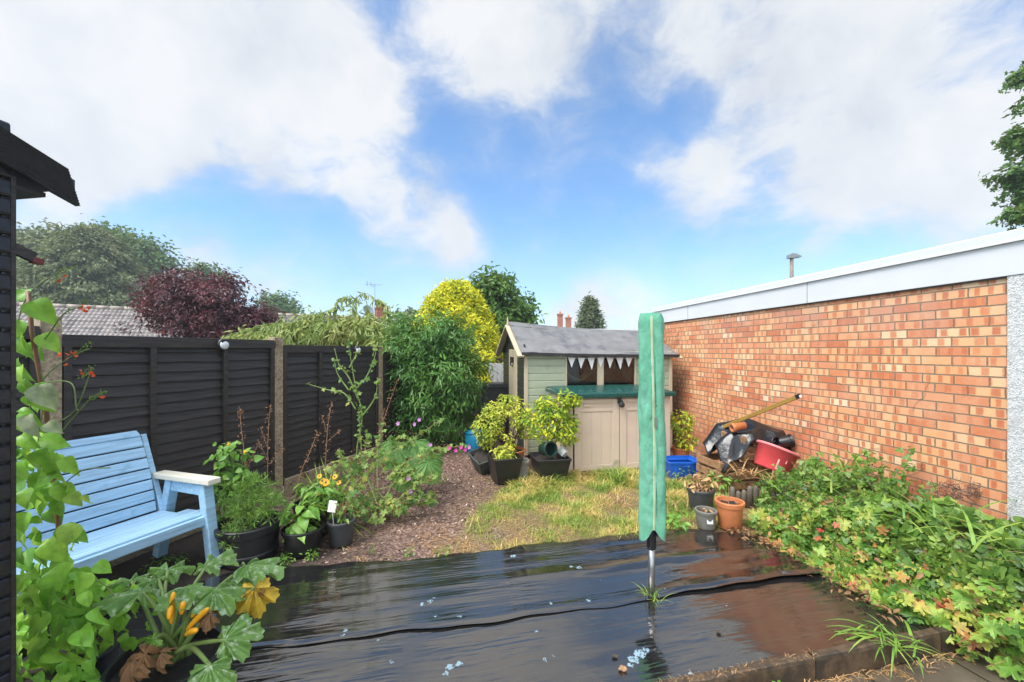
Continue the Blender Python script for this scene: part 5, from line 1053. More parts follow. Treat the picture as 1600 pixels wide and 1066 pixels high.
R = frames(unit(np.tile((-.35, -.5, .7), (m_, 1)) + rng.normal(size=(m_, 3)) * .62), rdir(m_, rng)); mb.batch(leaf_palm(5, .50, 140), p[: m_ // 2], R[: m_ // 2], s_[: m_ // 2]); mb.batch(leaf_palm(7, .55, 150), p[m_ // 2:], R[m_ // 2:], s_[m_ // 2:]); st = MB()
for q in p[::9]: st.tube([(q[0] + .08, q[1] + .08, float(gz(q[0] + .1, q[1] + .1))), (q[0] + .05, q[1] + .05, q[2] * .7), q], [.003, .0025, .0018], 4)
rl = MB(); p, s_, m_ = patch(20, 2.35, 3.5, None, .04, .085, 0, 0, rng, -.12, .30, depth=.06); rl.batch(leaf_palm(5, .50, 140), p + np.array((-.02, -.03, .03)), frames(unit(np.tile((-.35, -.5, .7), (m_, 1)) + rng.normal(size=(m_, 3)) * .5), rdir(m_, rng)), s_)
ge = thing('geranium_patch', 'leafy hardy geranium patch with some reddening leaves spilling over the kerb and membrane', 'plant', (2.5, 2.9, 0)); mb.build('leaves', L['geranium'], ge, True); rl.build('red_leaves', L['redleaf'], ge, True); st.build('leaf_stalks', MAT['stemgreen'], ge)
br = thing('bramble_mound', 'low mound of small-leaved bramble against the brick wall', 'plant', (2.8, 3.8, 0)); mb = MB()
p, s_, m_ = patch(4600, 3.05, 4.75, None, .028, .075, 0, 0, rng, .0, 9, depth=.30); p[:, 2] += .03; mb.batch(LPI, p, frames(unit(np.tile((-.35, -.5, .7), (m_, 1)) + rng.normal(size=(m_, 3)) * .7), rdir(m_, rng)), s_)
for s__ in [[(1345, 780, 3.75), (1352, 735, 3.72), (1357, 705, 3.7)], [(1400, 790, 3.5), (1412, 735, 3.5), (1430, 698, 3.5)], [(1372, 790, 3.6), (1395, 745, 3.55)], [(1300, 770, 3.9), (1312, 725, 3.85)], [(1250, 770, 4.1), (1262, 718, 4.1)], [(1225, 775, 4.1), (1218, 728, 4.1)], [(1285, 770, 3.9), (1278, 715, 3.9)], [(1440, 810, 3.3), (1452, 762, 3.3)], [(1385, 790, 3.5), (1378, 728, 3.5)], [(1325, 775, 3.8), (1338, 722, 3.8)]]:
    path = bez(PL_(s__, 3.6), 16); MBs = MB().tube(path, .0035, 5); MBs.build('cane', MAT['stemgreen'], br); q, _ = along(path, 34, rng); leaves(mb, LPI, q + rng.normal(size=q.shape) * .03, rng.uniform(.035, .07, 34), np.tile((-.3, -.7, .6), (34, 1)), .5, None, rng)
mb.build('leaves', L['bramble'], br, True); mb = MB(); p, s_, m_ = patch(330, 3.2, 4.6, None, .015, .036, 0, 0, rng, .05, 9, depth=.06); leaves(mb, LD, p + np.array((-.02, -.03, .06)), s_, rdir(m_, rng), .5, None, rng); mb.build('dark_berries', pm('dark berry', (.05, .012, .018), .35), br, kind='stuff')
iv = thing('ivy_bank', 'ivy and mixed green leaves banked up against the pillar at the right edge', 'plant', (3.0, 2.6, 0)); mb = MB(); p, s_, m_ = patch(3000, 1.9, 3.15, None, .045, .10, 0, 0, rng, .28, 9); p[:, 2] += .06; mb.batch(leaf_palm(3, .7, 120, teeth=False), p, frames(unit(np.tile((-.35, -.45, .7), (m_, 1)) + rng.normal(size=(m_, 3)) * .7), rdir(m_, rng)), s_); mb.build('leaves', L['ivy'], iv, True)
mb = MB()
for k in range(150):
    c = P(rng.uniform(-40, 40) + 1500, 768 + rng.uniform(-12, 12), 3.15); d_ = rdir(1, rng)[0] * np.array((1, .4, .5)); mb.tube([c, c + d_ * .05, c + d_ * .1 + rng.normal(size=3) * .02], .0018, 4)
sm = MB()
for k in range(280):
    y_ = rng.uniform(2.3, 4.5); x_ = interp(y_, *BEDX) + rng.uniform(.0, .8)
    if x_ > wallx(y_): continue
    c = np.array((x_, y_, canopy(x_, y_) - .12)); d_ = unit(np.array((rng.normal() * .8 - .2, rng.normal() * .8 - .2, rng.uniform(.1, 1)))); sm.tube(bez([c, c + d_ * .12, c + d_ * rng.uniform(.18, .36) - UP * .04], 6), [.0022, .002, .0018, .0015, .0012, .0008], 4)
sm.build('dead_stems', L['straw'], br)
dl = MB(); p, s_, m_ = patch(260, 2.3, 4.5, None, .03, .075, 0, 0, rng, -.10, .8, depth=.10); leaves(dl, LS, p + np.array((-.01, -.02, .02)), s_, np.tile((-.3, -.5, .7), (m_, 1)), .6, None, rng); dl.build('brown_leaves', L['deadleaf'], br, True)
o = mb.build('dead_twigs', L['twig'], label='tangle of dark dead twigs at the foot of the wall near the pillar', cat='dead twigs')
# weathered edging of old planks holding the bank
b = P(1188, 765, 4.55); o = thing('bed_edging', 'weathered grey log-roll edging holding back the bramble mound', 'garden edging', (b[0], b[1], 0)); mb = MB()
for k in range(14): mb.lathe([(0, 0), (.027, 0), (.027, .19 + .04 * math.sin(k * 5)), (.018, .22 + .04 * math.sin(k * 5)), (0, .222 + .04 * math.sin(k * 5))], c=(b[0] - .3 + k * .052, b[1] - .018 * k, -.02), seg=8)
mb.build('log_roll', wood('weathered grey log', (.13, .105, .08), .7, (30, 30, 3), .35, .5), o, True)

# ------------------------------------------------------------------ runner beans in a black pot (front left)
bb = (P(95, 1019, 1.87)[0], 1.87, 0)
o = thing('runner_bean_plant', 'runner bean plant with scarlet flowers climbing a cane beside the black shed', 'plant', bb); BT = [leaf_ovate(s, dr, fo, w) for s, dr, fo, w in ((1, .45, .26, .80), (2, .75, .34, .72), (3, .3, .18, .85), (4, .95, .24, .76))]; rng = np.random.default_rng(71)
pp = thing('bean_pot', 'big black pot under the runner beans', 'plant pot', bb, world=False); b_ = potmesh(.21, .34, .78, .016, 40).build('pot', MAT['blackplastic'], pp, True); md = b_.modifiers.new('edge', 'EDGE_SPLIT'); md.split_angle = .66
MB().lathe([(0, .30), (.19, .30)]).build('soil', MAT['soil'], pp)
MB().tube(PL_([(103, 1010), (96, 880), (84, 740), (72, 640), (50, 520), (44, 455)], 1.86), .0085, 8).build('cane', MAT['cane'], o, True)
lf = [MB() for _ in range(2)]
def bl(px, py, d, s_, nrm, head, k): s_ = s_ * .86; lf[k % 2].batch(BT[k % 4], [P(px, py, d)], frames(unit(np.array(nrm, float))[None], unit(np.array(head, float))[None]), [s_])
BIG = [(52, 470, 1.83, .145, (.3, -.8, .3), (.75, 0, -.9)), (30, 525, 1.86, .13, (-.2, -.8, .4), (.6, -.1, -.9)), (25, 470, 1.86, .09, (.2, -.9, .3), (.3, 0, .9)), (42, 590, 1.82, .14, (-.3, -.85, .2), (.3, 0, -1)), (30, 500, 1.85, .10, (.5, -.8, .2), (-.2, .1, -.9)), (62, 598, 1.8, .085, (.5, -.7, .2), (.4, 0, -.9)), (60, 610, 1.82, .13, (.3, -.4, .1), (.5, 0, -.8)), (40, 640, 1.84, .14, (-.2, -.9, .3), (.5, 0, -.9)), (28, 560, 1.86, .13, (-.3, -.9, .1), (.4, 0, -.9)),
       (75, 700, 1.78, .165, (.05, -.9, .3), (.15, -.25, -1)), (60, 690, 1.80, .13, (.1, -.8, .6), (.9, -.2, .1)), (40, 720, 1.84, .16, (-.2, -.9, .2), (-.1, 0, -1)), (95, 755, 1.8, .12, (.4, -.8, .2), (.5, -.2, -.9)), (100, 715, 1.82, .10, (.4, -.8, .4), (.5, 0, -.8)), (110, 770, 1.8, .085, (.3, -.9, .2), (.6, -.1, -.9)), (70, 765, 1.84, .09, (-.2, -.9, .4), (-.3, 0, -.9)), (92, 780, 1.83, .09, (.1, -.9, .4), (.2, 0, -.9)),
       (45, 820, 1.84, .12, (-.2, -.8, .5), (-.3, -.1, -.9)), (80, 840, 1.78, .15, (.1, -.8, .5), (.6, -.3, -.6)), (60, 830, 1.8, .11, (-.3, -.8, .4), (-.8, -.2, -.5)), (100, 820, 1.8, .11, (.3, -.8, .4), (.5, 0, -.8)), (120, 830, 1.78, .07, (.4, -.7, .4), (.6, 0, -.8)), (88, 885, 1.70, .14, (.0, -.8, .7), (.6, -.5, -.5)), (55, 880, 1.8, .12, (-.2, -.9, .3), (-.3, 0, -1)), (150, 880, 1.74, .08, (.4, -.7, .4), (.7, 0, -.5))]
for k, q in enumerate(BIG): bl(*q, k)
for k in range(400):
    u = rng.random()
    if u < .13: px, py, d = rng.normal() * 28 + 72, rng.uniform(700, 900), 1.85 + rng.normal() * .06
    elif u < .17: px, py, d = rng.normal() * 12 + 42, rng.uniform(500, 720), 1.88 + rng.normal() * .04
    elif u < .84: px, py, d = rng.uniform(22, 150), rng.uniform(885, 1090), rng.uniform(1.62, 2.0)
    else: px, py, d = rng.uniform(120, 240), rng.uniform(900, 1000), rng.uniform(1.88, 2.15)
    c = P(px, py, d)
    a = rng.uniform(-2.6, -.5); bl(px, py, d, rng.uniform(.045, .115), (rng.normal() * .45, -.75 + rng.normal() * .2, .5 + rng.normal() * .25), (math.cos(a), rng.normal() * .25 - .2, math.sin(a)), k)
for k in range(2): lf[k].build('leaves', L['bean'], o, True)
lf = [MB(), MB()]
for q in [(60, 602, 1.76, .135, (.35, -.8, .3), (.55, -.1, -.85)), (45, 648, 1.76, .12, (-.1, -.9, .3), (.4, -.1, -.9)), (72, 662, 1.78, .08, (.2, -.8, .5), (.7, 0, -.4))]: bl(*q, 0)
lf[0].build('pale_leaves', L['palebean'], o, True)
st = MB(); 
for s_ in [[(100, 1010), (60, 900), (95, 800), (60, 700), (70, 600), (30, 520), (45, 460), (100, 420, 1.8)], [(40, 560), (70, 530), (100, 490, 1.82), (128, 480, 1.8)], [(45, 640), (70, 590), (110, 558, 1.8), (140, 545, 1.8)], [(55, 600), (110, 598, 1.82), (120, 640, 1.8), (132, 632, 1.8)], [(90, 660), (118, 640, 1.8), (140, 585, 1.8)], [(95, 675), (140, 625, 1.8), (165, 612, 1.8)], [(100, 1010), (130, 960, 1.8), (200, 920, 1.85)], [(90, 900), (150, 905, 1.8), (185, 940, 1.8)], [(95, 760), (130, 735, 1.8), (172, 731, 1.8)]]:
    st.tube(bez(PL_(s_, 1.86), 26), .0026, 5)
st.build('vines', MAT['stemgreen'], o, True); mb = MB(); bd = MB()
for px, py, n in [(92, 438, 2), (126, 480, 5), (137, 484, 4), (113, 553, 5), (105, 560, 3), (88, 553, 2), (135, 578, 3), (145, 584, 5), (155, 622, 2), (98, 432, 2)]:
    mb = MB(); c = P(px, py, 1.8); leaves(mb, leaf_simple(.85, .2, .2), c + rng.normal(size=(n, 3)) * .007, rng.uniform(.013, .02, n), rdir(n, rng), .3, None, rng); mb.build('flower_cluster', L['redpetal'], o, True)
for s_ in [[(80, 440), (112, 413)], [(100, 490), (138, 470)], [(110, 560), (142, 538)], [(125, 590), (146, 573)], [(140, 625), (165, 611)]]:
    bd = MB(); q, _ = along(bez(PL_(s_, 1.8), 8), 34, rng); leaves(bd, LD, q + rng.normal(size=q.shape) * .005, rng.uniform(.008, .016, 34), rdir(34, rng), .5, None, rng); bd.build('flower_bud_spike', L['mallow'], o)

# ------------------------------------------------------------------ courgette in a black pot
cb = np.array((P(262, 1025, 1.85)[0], 1.85, 0))
pp = thing('courgette_pot', 'big black pot under the courgette', 'plant pot', tuple(cb), world=False); b_ = potmesh(.215, .33, .78, .016, 40).build('pot', MAT['blackplastic'], pp, True); md = b_.modifiers.new('edge', 'EDGE_SPLIT'); md.split_angle = .66
MB().grid(lambda u, v: np.c_[v * .195 * np.cos(u * 6.2832), v * .195 * np.sin(u * 6.2832), .285 + .012 * np.sin(u * 31 + v * 9) * v], 25, 8).build('soil', MAT['soil'], pp, True)
o = thing('courgette_plant', 'courgette plant with silver-mottled leaves, yellow courgettes and one big yellowed leaf', 'plant', tuple(cb)); rng = np.random.default_rng(81); crown_ = cb + np.array((0, 0, .31)); TC = [leaf_lobed(s, .085, .14, 5, .34) for s in range(5)]
CL = [(222, 926, 1.80, .29, (-.12, .10, 1), (-1, -.2, .0), 'courgette'), (262, 892, 2.05, .21, (.1, .12, 1), (-.3, .9, .1), 'courgette'), (322, 886, 2.05, .22, (-.1, -.15, 1), (.1, .8, .3), 'courgette'), (384, 884, 1.98, .26, (.10, .10, 1), (1, .2, .1), 'courgette'), (290, 918, 1.86, .22, (.0, .06, 1), (.5, -.6, 0), 'courgette'), (335, 922, 1.82, .22, (.22, -.08, 1), (.6, -.4, .1), 'courgette'), (248, 905, 2.0, .2, (-.2, .1, 1), (-.8, .5, 0), 'courgette'), (356, 912, 1.92, .18, (.1, -.1, 1), (.7, .5, .2), 'courgette'),
      (398, 918, 1.88, .20, (.45, -.85, .2), (.15, -.1, -1), 'yellowleaf'), (350, 1000, 1.66, .20, (.25, -.45, .8), (.8, .3, .2), 'courgette'), (328, 1040, 1.58, .22, (.1, -.6, .75), (.2, -.5, -.8), 'courgette'), (205, 908, 2.0, .2, (-.1, .1, 1), (-.6, .6, .1), 'courgette'), (302, 935, 1.95, .16, (.1, .0, 1), (.2, .6, .2), 'courgette'), (240, 1000, 1.75, .12, (-.2, -.8, .6), (-.5, -.2, -.8), 'herb')]
for k, (px, py, d, s_, nr, hd, mt) in enumerate(CL):
    c = P(px, py, d); nr = unit(np.array(nr, float)); hd = unit(np.array(hd, float)); MB().batch(TC[k % 5], [c], frames(nr[None], hd[None]), [s_ * .88]).build('leaf', L[mt], o, True)
    md_ = crown_ * .45 + c * .55 + np.array((0, 0, .03)) - hd * .03; MB().tube(bez([crown_ + rng.normal(size=3) * np.array((.05, .03, .0)), md_, c], 14), np.linspace(.0125, .007, 14), 8).build('leaf_stalk', MAT['stemgreen'], o, True)
FRm = pm('yellow courgette skin', (.85, .40, .015), .3, .1)
for a, b in [((268, 975, 1.78), (271, 925, 1.78)), ((264, 968, 1.74), (268, 945, 1.76)), ((284, 960, 1.75), (287, 940, 1.75)), ((292, 985, 1.72), (326, 950, 1.70)), ((300, 965, 1.78), (312, 948, 1.78)), ((290, 992, 1.70), (308, 985, 1.66))]:
    q = bez([P(*a), (P(*a) + P(*b)) / 2 + np.array((0, 0, .004)), P(*b)], 12); MB().tube(q, np.array([.004, .007, .009, .0105, .011, .0115, .012, .012, .0115, .0105, .008, .003]), 12).build('courgette', FRm, o, True)
for k, (px, py, d) in enumerate([(211, 1032, 1.66), (228, 1022, 1.68), (254, 1020, 1.72), (330, 960, 1.72)]):
    M = MB(); M.batch(leaf_lobed(20 + k, .16, .5, 5, .3), [P(px, py, d)], frames(unit(np.array((rng.normal() * .4, -.6, .7)))[None], unit(np.array((-1, -.3, -.2)))[None]), [.13 if k < 2 else .09]); M.build('dead_leaf', L['deadleaf'], o, True)

# ------------------------------------------------------------------ trees and shrubs beyond
def tree(name, label, base, trunk_h, tr, blobs, mat, tmpl, size, seed, per=26, cr=.5, group=None, droop=0., cat='tree', shell=.55, limbs=6, flat=.7, up=.6):
    rng = np.random.default_rng(seed); b = np.array(base, float); o = thing(name, label, cat, tuple(b), group=group); mb = MB()
    cs = np.array([x[0] for x in blobs], float); top = cs.mean(0); tb = MB()
    path = bez([b + np.array((0, 0, -.1)), b * .5 + np.array((top[0], top[1], b[2])) * .5 + np.array((.02, .01, trunk_h * .5)), (top[0], top[1], b[2] + trunk_h)], 12); tb.tube(path, np.linspace(tr, tr * .55, 12), 9)
    for c in cs[:limbs]: tb.tube(bez([path[7], (path[-1] + c) / 2 + rng.normal(size=3) * .08, c], 8), np.linspace(tr * .5, tr * .12, 8), 6)
    for c, r, ncl in blobs:
        c, r = np.array(c, float), np.array(r, float); d = rdir(ncl, rng); q = c + d * r * ((shell + (1 - shell) * rng.random(ncl)) * (1 + .14 * rng.normal(size=ncl)))[:, None]
        n = ncl * per; di = np.repeat(d, per, 0); p = np.repeat(q, per, 0) + rng.normal(size=(n, 3)) * cr * np.array((1, 1, flat)); N = unit(di * .7 + UP * up + rng.normal(size=(n, 3)) * .45)
        hd = unit(di + rng.normal(size=(n, 3)) * .5 - UP * droop); mb.batch(tmpl, p, frames(N, hd), rng.uniform(size * .6, size * 1.15, n))
    tb.build('trunk', MAT['bark'], o, True); mb.build('crown', mat, o); return o
def X(px, d): return (px - 800) / F * d
def Zp(py, d): return H + (548 - py) / F * d
def blob(px, py, d, rx, rz, n, ry=None): return ((X(px, d), d, Zp(py, d)), (rx / F * d, (ry or rx) / F * d, rz / F * d), n)
# dark green shrub in the corner
d = 7.3
tree('dark_shrub', 'big dark green glossy shrub filling the corner between fence and shed', (X(682, d), d, 0), .8, .05, [blob(680, 600, d, 72, 70, 95), blob(640, 560, d, 42, 55, 50), blob(722, 590, d, 40, 55, 45), blob(690, 535, d, 45, 42, 52), blob(660, 650, d, 55, 48, 45), blob(715, 660, d, 42, 40, 35), blob(640, 520, d, 30, 30, 24), blob(700, 520, 7.2, 22, 30, 18), blob(610, 640, d, 22, 22, 10), blob(620, 545, d, 20, 40, 16)], L['privet'], LW, .12, 91, 46, .12, cat='shrub', shell=.45, droop=.35)
# willow-like weeping shrub behind the fence
d = 8.3
ws = tree('weeping_shrub', 'weeping narrow-leaved shrub spilling over the top of the fence', (X(520, d), d, 0), 1.2, .05, [blob(470, 528, d, 70, 22, 60), blob(540, 522, d, 60, 26, 70), blob(585, 520, d, 40, 30, 45), blob(420, 530, d, 50, 14, 30), blob(600, 545, 7.4, 20, 26, 14), blob(500, 508, d, 40, 14, 22)], L['willow'], LW, .17, 92, 30, .11, cat='shrub', shell=.3, droop=1.1, up=.3)
rng = np.random.default_rng(93); mb = MB(); st = MB()
for s_ in [[(565, 520), (556, 475), (570, 458), (600, 480), (608, 500)], [(560, 500), (548, 466), (528, 470), (520, 490)], [(556, 480), (530, 480), (500, 490), (478, 496)], [(565, 500), (585, 470), (604, 478), (612, 505)], [(572, 470), (577, 490), (578, 510)], [(545, 475), (556, 490), (558, 510)], [(480, 520), (420, 515), (370, 520), (345, 528)], [(470, 515), (400, 512), (375, 526)], [(590, 520), (604, 545, 7.2), (606, 570, 7.0)], [(470, 520), (440, 505), (400, 510)]]:
    q = bez(PL_(s_, 8.2), 22); st.tube(q, np.linspace(.010, .003, 22), 5); p, dr = along(q, 60, rng, .25, 1); mb = MB(); leaves(mb, LW, p + rng.normal(size=p.shape) * .02, rng.uniform(.10, .18, 60), rdir(60, rng) - np.array((0, 1, 0)), .3, np.tile((0, 0, -1.), (60, 1)) + dr * .5, rng); mb.build('arching_shoot', L['willow'], ws)
st.build('shoot_stems', MAT['stemgreen'], ws, True)
# golden conifer
d = 10.2
def conifer(name, label, px, d, top, bot, wid, mat, size, seed, n=2600, per=9, pw=.62, cat='tree', lump=.10, droop=.2, tmpl=None):
    rng = np.random.default_rng(seed); x = X(px, d); zt, zb = Zp(top, d), max(Zp(bot, d), .15); w_ = wid / 2 / F * d; o = thing(name, label, cat, (x, d, 0)); MB().tube([(x, d, -.1), (x, d, zb + .2 * (zt - zb)), (x, d, zt - .12 * (zt - zb))], [w_ * .14, w_ * .1, w_ * .02], 9).build('trunk', MAT['bark'], o, True)
    t = rng.random(n) ** .8; a = rng.uniform(0, 6.283, n); rr = w_ * np.clip(1 - t, 0, 1) ** pw * (1 + lump * np.sin(a * 5 + t * 21) + lump * np.sin(a * 9 - t * 33) + .05 * rng.normal(size=n)); rr *= np.where(rng.random(n) < .8, 1, rng.random(n)); 
    p = np.c_[x + rr * np.cos(a), d + rr * np.sin(a), zb + (zt - zb) * t]; dr = np.c_[np.cos(a), np.sin(a), .25 + t * .7]; m_ = n * per; P_ = np.repeat(p, per, 0) + rng.normal(size=(m_, 3)) * size * .55; D = np.repeat(unit(dr), per, 0)
    hd = unit(D + rng.normal(size=(m_, 3)) * .5 + UP * (.5 - droop * 2)); mb = MB(); mb.batch(tmpl or leaf_diamond(.32, .06), P_, frames(unit(D + rng.normal(size=(m_, 3)) * .6 + UP * .4), hd), rng.uniform(size * .6, size * 1.2, m_)); mb.build('crown', mat, o); return o
conifer('golden_conifer', 'bright golden yellow rounded conifer behind the dark shrub', 711, d, 446, 600, 158, L['golden'], .11, 94, 3600, 9, .43, lump=.06)
# green garden tree behind the golden conifer
d = 13.5
tree('garden_tree', 'mid green airy garden tree between the golden conifer and the shed roof', (X(778, d), d, 0), 2.2, .09, [blob(775, 475, d, 42, 40, 60), blob(790, 510, d, 34, 40, 45), blob(750, 450, d, 22, 20, 18), blob(812, 490, d, 20, 30, 18), blob(775, 440, d, 20, 14, 12), blob(770, 530, d, 36, 34, 30), blob(826, 497, d, 9, 8, 4)], L['midtree'], LS, .22, 95, 26, .16, shell=.4)
# red maple
d = 11.5
tree('red_maple', 'dark red maple tree standing beyond the fence in front of the tiled roof', (X(320, d), d, 0), 1.6, .09, [blob(300, 470, d, 62, 46, 120), blob(350, 488, d, 60, 40, 110), blob(265, 480, d, 44, 40, 70), blob(330, 450, d, 50, 26, 60), blob(390, 500, d, 38, 26, 50), blob(300, 510, d, 75, 26, 80), blob(270, 440, d, 26, 18, 20), blob(410, 495, d, 20, 20, 12), blob(228, 470, d, 12, 10, 5), blob(372, 520, d, 40, 14, 30)], L['maple'], LS, .13, 96, 26, .15, shell=.35, droop=.1)
# far trees
conifer('cypress_tree', 'tall grey green cypress tree rising behind the tiled roof', 140, 34, 362, 500, 156, L['far1'], .36, 97, 4200, 12, .5, lump=.14, droop=.55, tmpl=leaf_diamond(.45, .1))
d = 46
tree('oak_tree', 'broad green tree with gaps of sky behind the grey green cypress', (X(225, d), d, 0), 8, .5, [blob(195, 412, d, 44, 34, 50), blob(165, 372, d, 24, 12, 18), blob(222, 404, d, 26, 22, 24), blob(246, 412, d, 16, 12, 10), blob(190, 382, d, 24, 14, 16), blob(215, 445, d, 42, 32, 36), blob(232, 386, d, 12, 8, 6)], L['far2'], LB, .48, 98, 60, .75, shell=.5)
d = 40
tree('oak_tree', 'dense grey green tree at the far left beside the black shed', (X(45, d), d, 0), 6, .5, [blob(40, 410, d, 45, 36, 60), blob(80, 395, d, 30, 24, 36), blob(20, 380, d, 25, 16, 20), blob(60, 450, d, 60, 36, 50), blob(95, 375, d, 20, 14, 14)], L['far1'], LB, .45, 99, 55, .7, shell=.5)
d = 55
tree('oak_tree', 'small rounded hazy tree top showing just right of the red maple', (X(437, d), d, 0), 5, .4, [blob(437, 480, d, 20, 16, 26), blob(425, 474, d, 12, 9, 10), blob(450, 488, d, 16, 12, 12)], L['far2'], LB, .5, 100, 40, .6)
tree('oak_tree', 'small hazy tree top peeping over the peak of the red maple', (X(318, 52), 52, 0), 6, .4, [blob(318, 435, 52, 26, 18, 26), blob(345, 448, 52, 16, 12, 12)], L['far2'], LB, .5, 101, 40, .6)
conifer('small_conifer', 'small dark pointed conifer peeping over the shed roof', 922, 30, 470, 560, 56, L['darkcon'], .32, 102, 700, 8, .75)
d = 13
tree('sycamore_tree', 'leafy tree overhanging the white fascia at the right edge', (X(1705, d), d, 0), 6.5, .2, [blob(1600, 215, d, 26, 11, 13), blob(1590, 275, d, 30, 13, 15), blob(1612, 300, d, 36, 20, 22), blob(1603, 118, d, 16, 14, 9), blob(1622, 165, d, 22, 16, 10), blob(1596, 338, d, 22, 16, 14), blob(1690, 230, d, 60, 130, 120), blob(1750, 200, d, 80, 160, 120), blob(1650, 260, d, 30, 60, 36)], L['midtree'], LP, .20, 103, 22, .16, shell=.5)
# hedge masses behind the fence so that the skyline closes
d = 30
tree('far_bush', 'small pale green bush beside the brick chimney', (X(632, d), d, 0), 1.2, .1, [blob(632, 502, d, 16, 14, 16), blob(648, 508, d, 14, 12, 10)], L['far1'], LB, .5, 104, 20, .3, cat='bush')

# ------------------------------------------------------------------ neighbouring buildings
a_, b_ = P(40, 476.5, 17.0), P(604, 497.3, 24.6); dv = unit((b_ - a_)[:2]); ln = np.linalg.norm((b_ - a_)[:2]); rz = math.atan2(dv[1], dv[0])
bg = thing('bungalow', 'neighbouring bungalow with a wet grey brown tiled roof beyond the fence', 'house', (a_[0], a_[1], 0), rz, world=False); hz_ = a_[2]
m, t = newmat('wet concrete roof tile'); oc = t.n('TexCoord', out=3); rnd = t.n('TexWhiteNoise', {'Vector': t.vm('FLOOR', t.vm('MULTIPLY', oc, (3.33, 3.5, 0)))}, out=0, noise_dimensions='3D')
c = t.ramp(t.m('ADD', t.m('MULTIPLY', rnd, .5), t.m('MULTIPLY', t.noise(oc, 1.5, 5), .5)), [(.25, (.075, .065, .062)), (.5, (.13, .112, .105)), (.75, (.20, .17, .155))]); finish(t, Base_Color=c, Roughness=.42, Normal=t.bump(t.noise(oc, 30, 4), .3, .01))
nx = int(ln / .0375); nyr = 11; xs = np.linspace(-1.5, ln, nx); mb = MB(); sl = math.tan(math.radians(28))
for k in range(nyr):
    y0 = -k * .295; y1 = y0 - .325; pr = np.abs(np.sin(xs / .15 * np.pi)) ** 1.5 * .032
    va = np.c_[xs, np.full(nx, y0), hz_ - .03 + y0 * sl + pr + .0]; vb = np.c_[xs, np.full(nx, y1), hz_ - .03 + y1 * sl + pr + .03]; vc = np.c_[xs, np.full(nx, y1), hz_ - .03 + y1 * sl + pr - .01]
    mb.add(np.vstack([va, vb, vc]), [(r * nx + j, r * nx + j + 1, (r + 1) * nx + j + 1, (r + 1) * nx + j) for r in range(2) for j in range(nx - 1)])
mb.add([(-1.5, 0, hz_ - .06), (ln, 0, hz_ - .06), (ln, 3.4, hz_ - 1.8), (-1.5, 3.4, hz_ - 1.8)], [(0, 1, 2, 3)])
rf = mb.build('roof', m, bg, True); mb = MB()
for k in range(int((ln + 1.5) / .45)): mb.tube([(-1.5 + k * .45, 0, hz_ - .01), (-1.5 + k * .45 + .44, 0, hz_ - .01)], [.11, .105], 12)
mb.build('ridge_tiles', pm('pale mortar ridge tile', (.30, .25, .20), .6, .3, 6), rf, True)
MB().box((ln / 2 - .75, 0, .72), (ln + 1.2, 5.6, 1.4)).build('wall', MAT['render'], bg)
cx = ln - .3; cz = hz_; ch = MB().box((cx, .2, cz + .05), (.55, .55, 1.2)).box((cx, .2, cz + .63), (.64, .64, .09)).build('chimney', MAT['chimney'], rf)
MB().lathe([(.11, 0), (.10, .2), (.085, .2), (.09, 0)], c=(cx, .2, cz + .67), seg=16).build('chimney_pot', MAT['terra'], ch, True)
Rd = Matrix.Rotation(math.radians(62), 3, 'X') @ Matrix.Rotation(.3, 3, 'Y')
MB().lathe([(0, 0), (.15, .012), (.27, .05), (.33, .09), (.325, .10), (.26, .06), (.14, .022), (0, .012)], c=(cx - .78, .0, cz + .42), R=Rd, seg=28).tube([(cx - .70, .1, cz + .38), (cx - .3, .2, cz + .2)], .025).build('satellite_dish', MAT['dishgrey'], rf, True)
MB().tube([(cx - .32, .2, cz + .3), (cx - .32, .2, cz + 2.05)], .018, 6).bar((cx - .9, .2, cz + 1.98), (cx + .1, .2, cz + 2.0), .02, .02).box((cx - .45, .2, cz + 1.9), (.2, .03, .03)).box((cx - .75, .2, cz + 2.02), (.03, .03, .28)).box((cx - .55, .2, cz + 2.02), (.03, .03, .2)).build('television_aerial', MAT['steel'], rf)
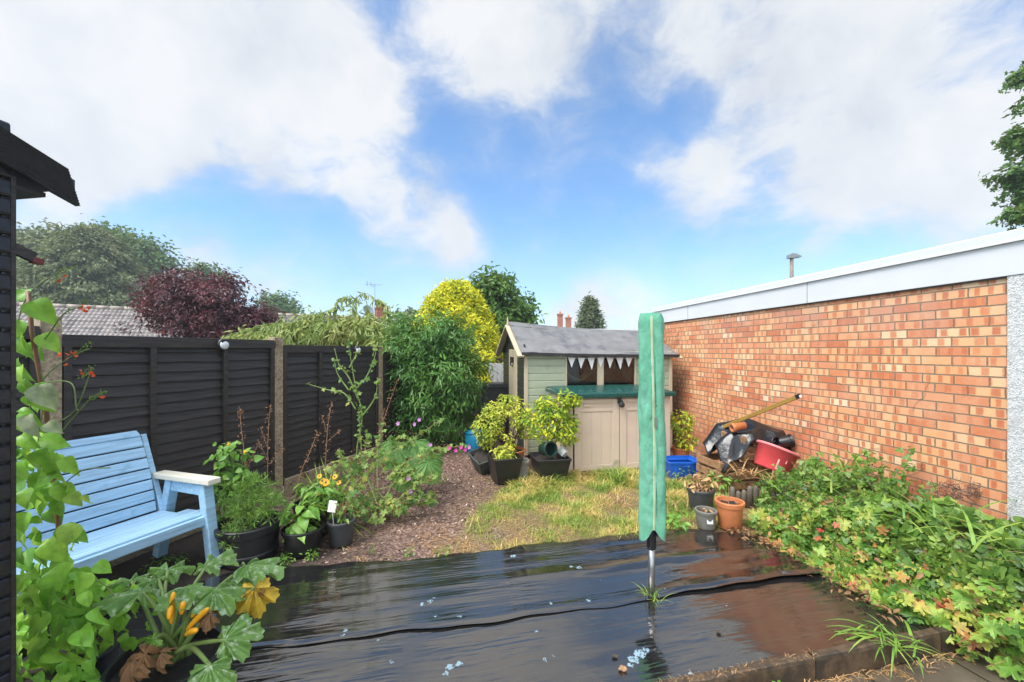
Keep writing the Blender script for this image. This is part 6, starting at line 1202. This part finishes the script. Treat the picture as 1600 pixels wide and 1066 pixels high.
# far house with two chimneys beyond the shed
d = 42; hx = X(905, d); hz2 = Zp(516, d)
fh = thing('far_house', 'distant house with two red brick chimneys showing above the shed roof', 'house', (hx, d, 0), world=False)
MB().box((.8, 3, 1.3), (6, 6, 2.6)).build('wall', MAT['chimney'], fh); rf = MB().prism([(-.1, 2.55), (6.1, 2.55), (3, hz2)], -2.3, 4.0, 'x').build('roof', m, fh)
for px, w_, py in ((880.5, 8.5, 485), (894.5, 8.5, 491)):
    x = X(px, d) - hx; zt = Zp(py, d); ch = MB().box((x, 3, (hz2 - .4 + zt - .1) / 2), (w_ / F * d, .5, zt - .1 - hz2 + .4)).box((x, 3, zt - .16), (w_ / F * d + .12, .62, .12)).build('chimney', MAT['chimney'], rf)
    MB().lathe([(.13, 0), (.11, .28), (.09, .28), (.1, 0)], c=(x, 3, zt - .1), seg=14).build('chimney_pot', MAT['terra'], ch, True)
d = 24; wg = thing('white_garage', 'low white flat roof edge just showing behind the shed roof', 'garage', (X(975, d), d, 0), world=False)
MB().box((0, 1.5, 1.25), (3.6, 3, 2.5)).build('wall', MAT['render'], wg); MB().box((0, 1.5, 2.72), (3.9, 3.3, .40)).build('roof_edge', MAT['whitepaint'], wg)
# street lamp behind the garage
d = 22; o = thing('street_lamp', 'grey street lamp rising above the garage roof', 'street lamp', (X(1237, d), d, 0), world=False); zt = Zp(398, d)
MB().tube([(0, 0, 0), (0, 0, zt - .2)], [.11, .085], 12).build('pole', pm('weathered lamp column', (.20, .16, .14), .6), o, True)
MB().prism([(-.2, zt - .22), (-.2, zt - .02), (-.05, zt + .06), (.15, zt + .05), (.48, zt - .10), (.40, zt - .16), (.05, zt - .2)], -.13, .13).build('lamp_head', MAT['dishgrey'], o, bevel=.02)

# ------------------------------------------------------------------ rainy air: far trees fade
m, t = newmat('rain haze'); pv = t.n('VolumePrincipled', {'Color': (.86, .90, .94), 'Density': .0016, 'Anisotropy': .2}); t.n('OutputMaterial', {1: pv}, out=None)
MB().box((0, 30, 8.4), (130, 90, 19.4)).build('haze', m, kind='stuff')

n = 1500; x = RNG.normal(-.25, .55, n); y = 3.42 + np.abs(RNG.normal(size=n)) * .35 + .06 * (x + .4); k = (y > interp(x, FARX, FARY) + .01) & (np.sin(x * 7 + y * 5) + .5 * np.sin(x * 17 - y * 13) > -.2); x, y = x[k], y[k]; n = len(x)
a = RNG.uniform(0, 6.28, n); hd = np.c_[np.cos(a), np.sin(a), RNG.uniform(-.05, .35, n)]; mb = MB(); mb.batch(blade(4, .06, .4), np.c_[x, y, gz(x, y) + .012], frames(np.cross(np.cross(hd, UP), hd), hd), RNG.uniform(.03, .11, n))
mb.build('dry_grass_litter', L['straw'], kind='stuff', label='orange brown dead grass lying along the membrane edge where the lawn is worn', cat='dead grass')
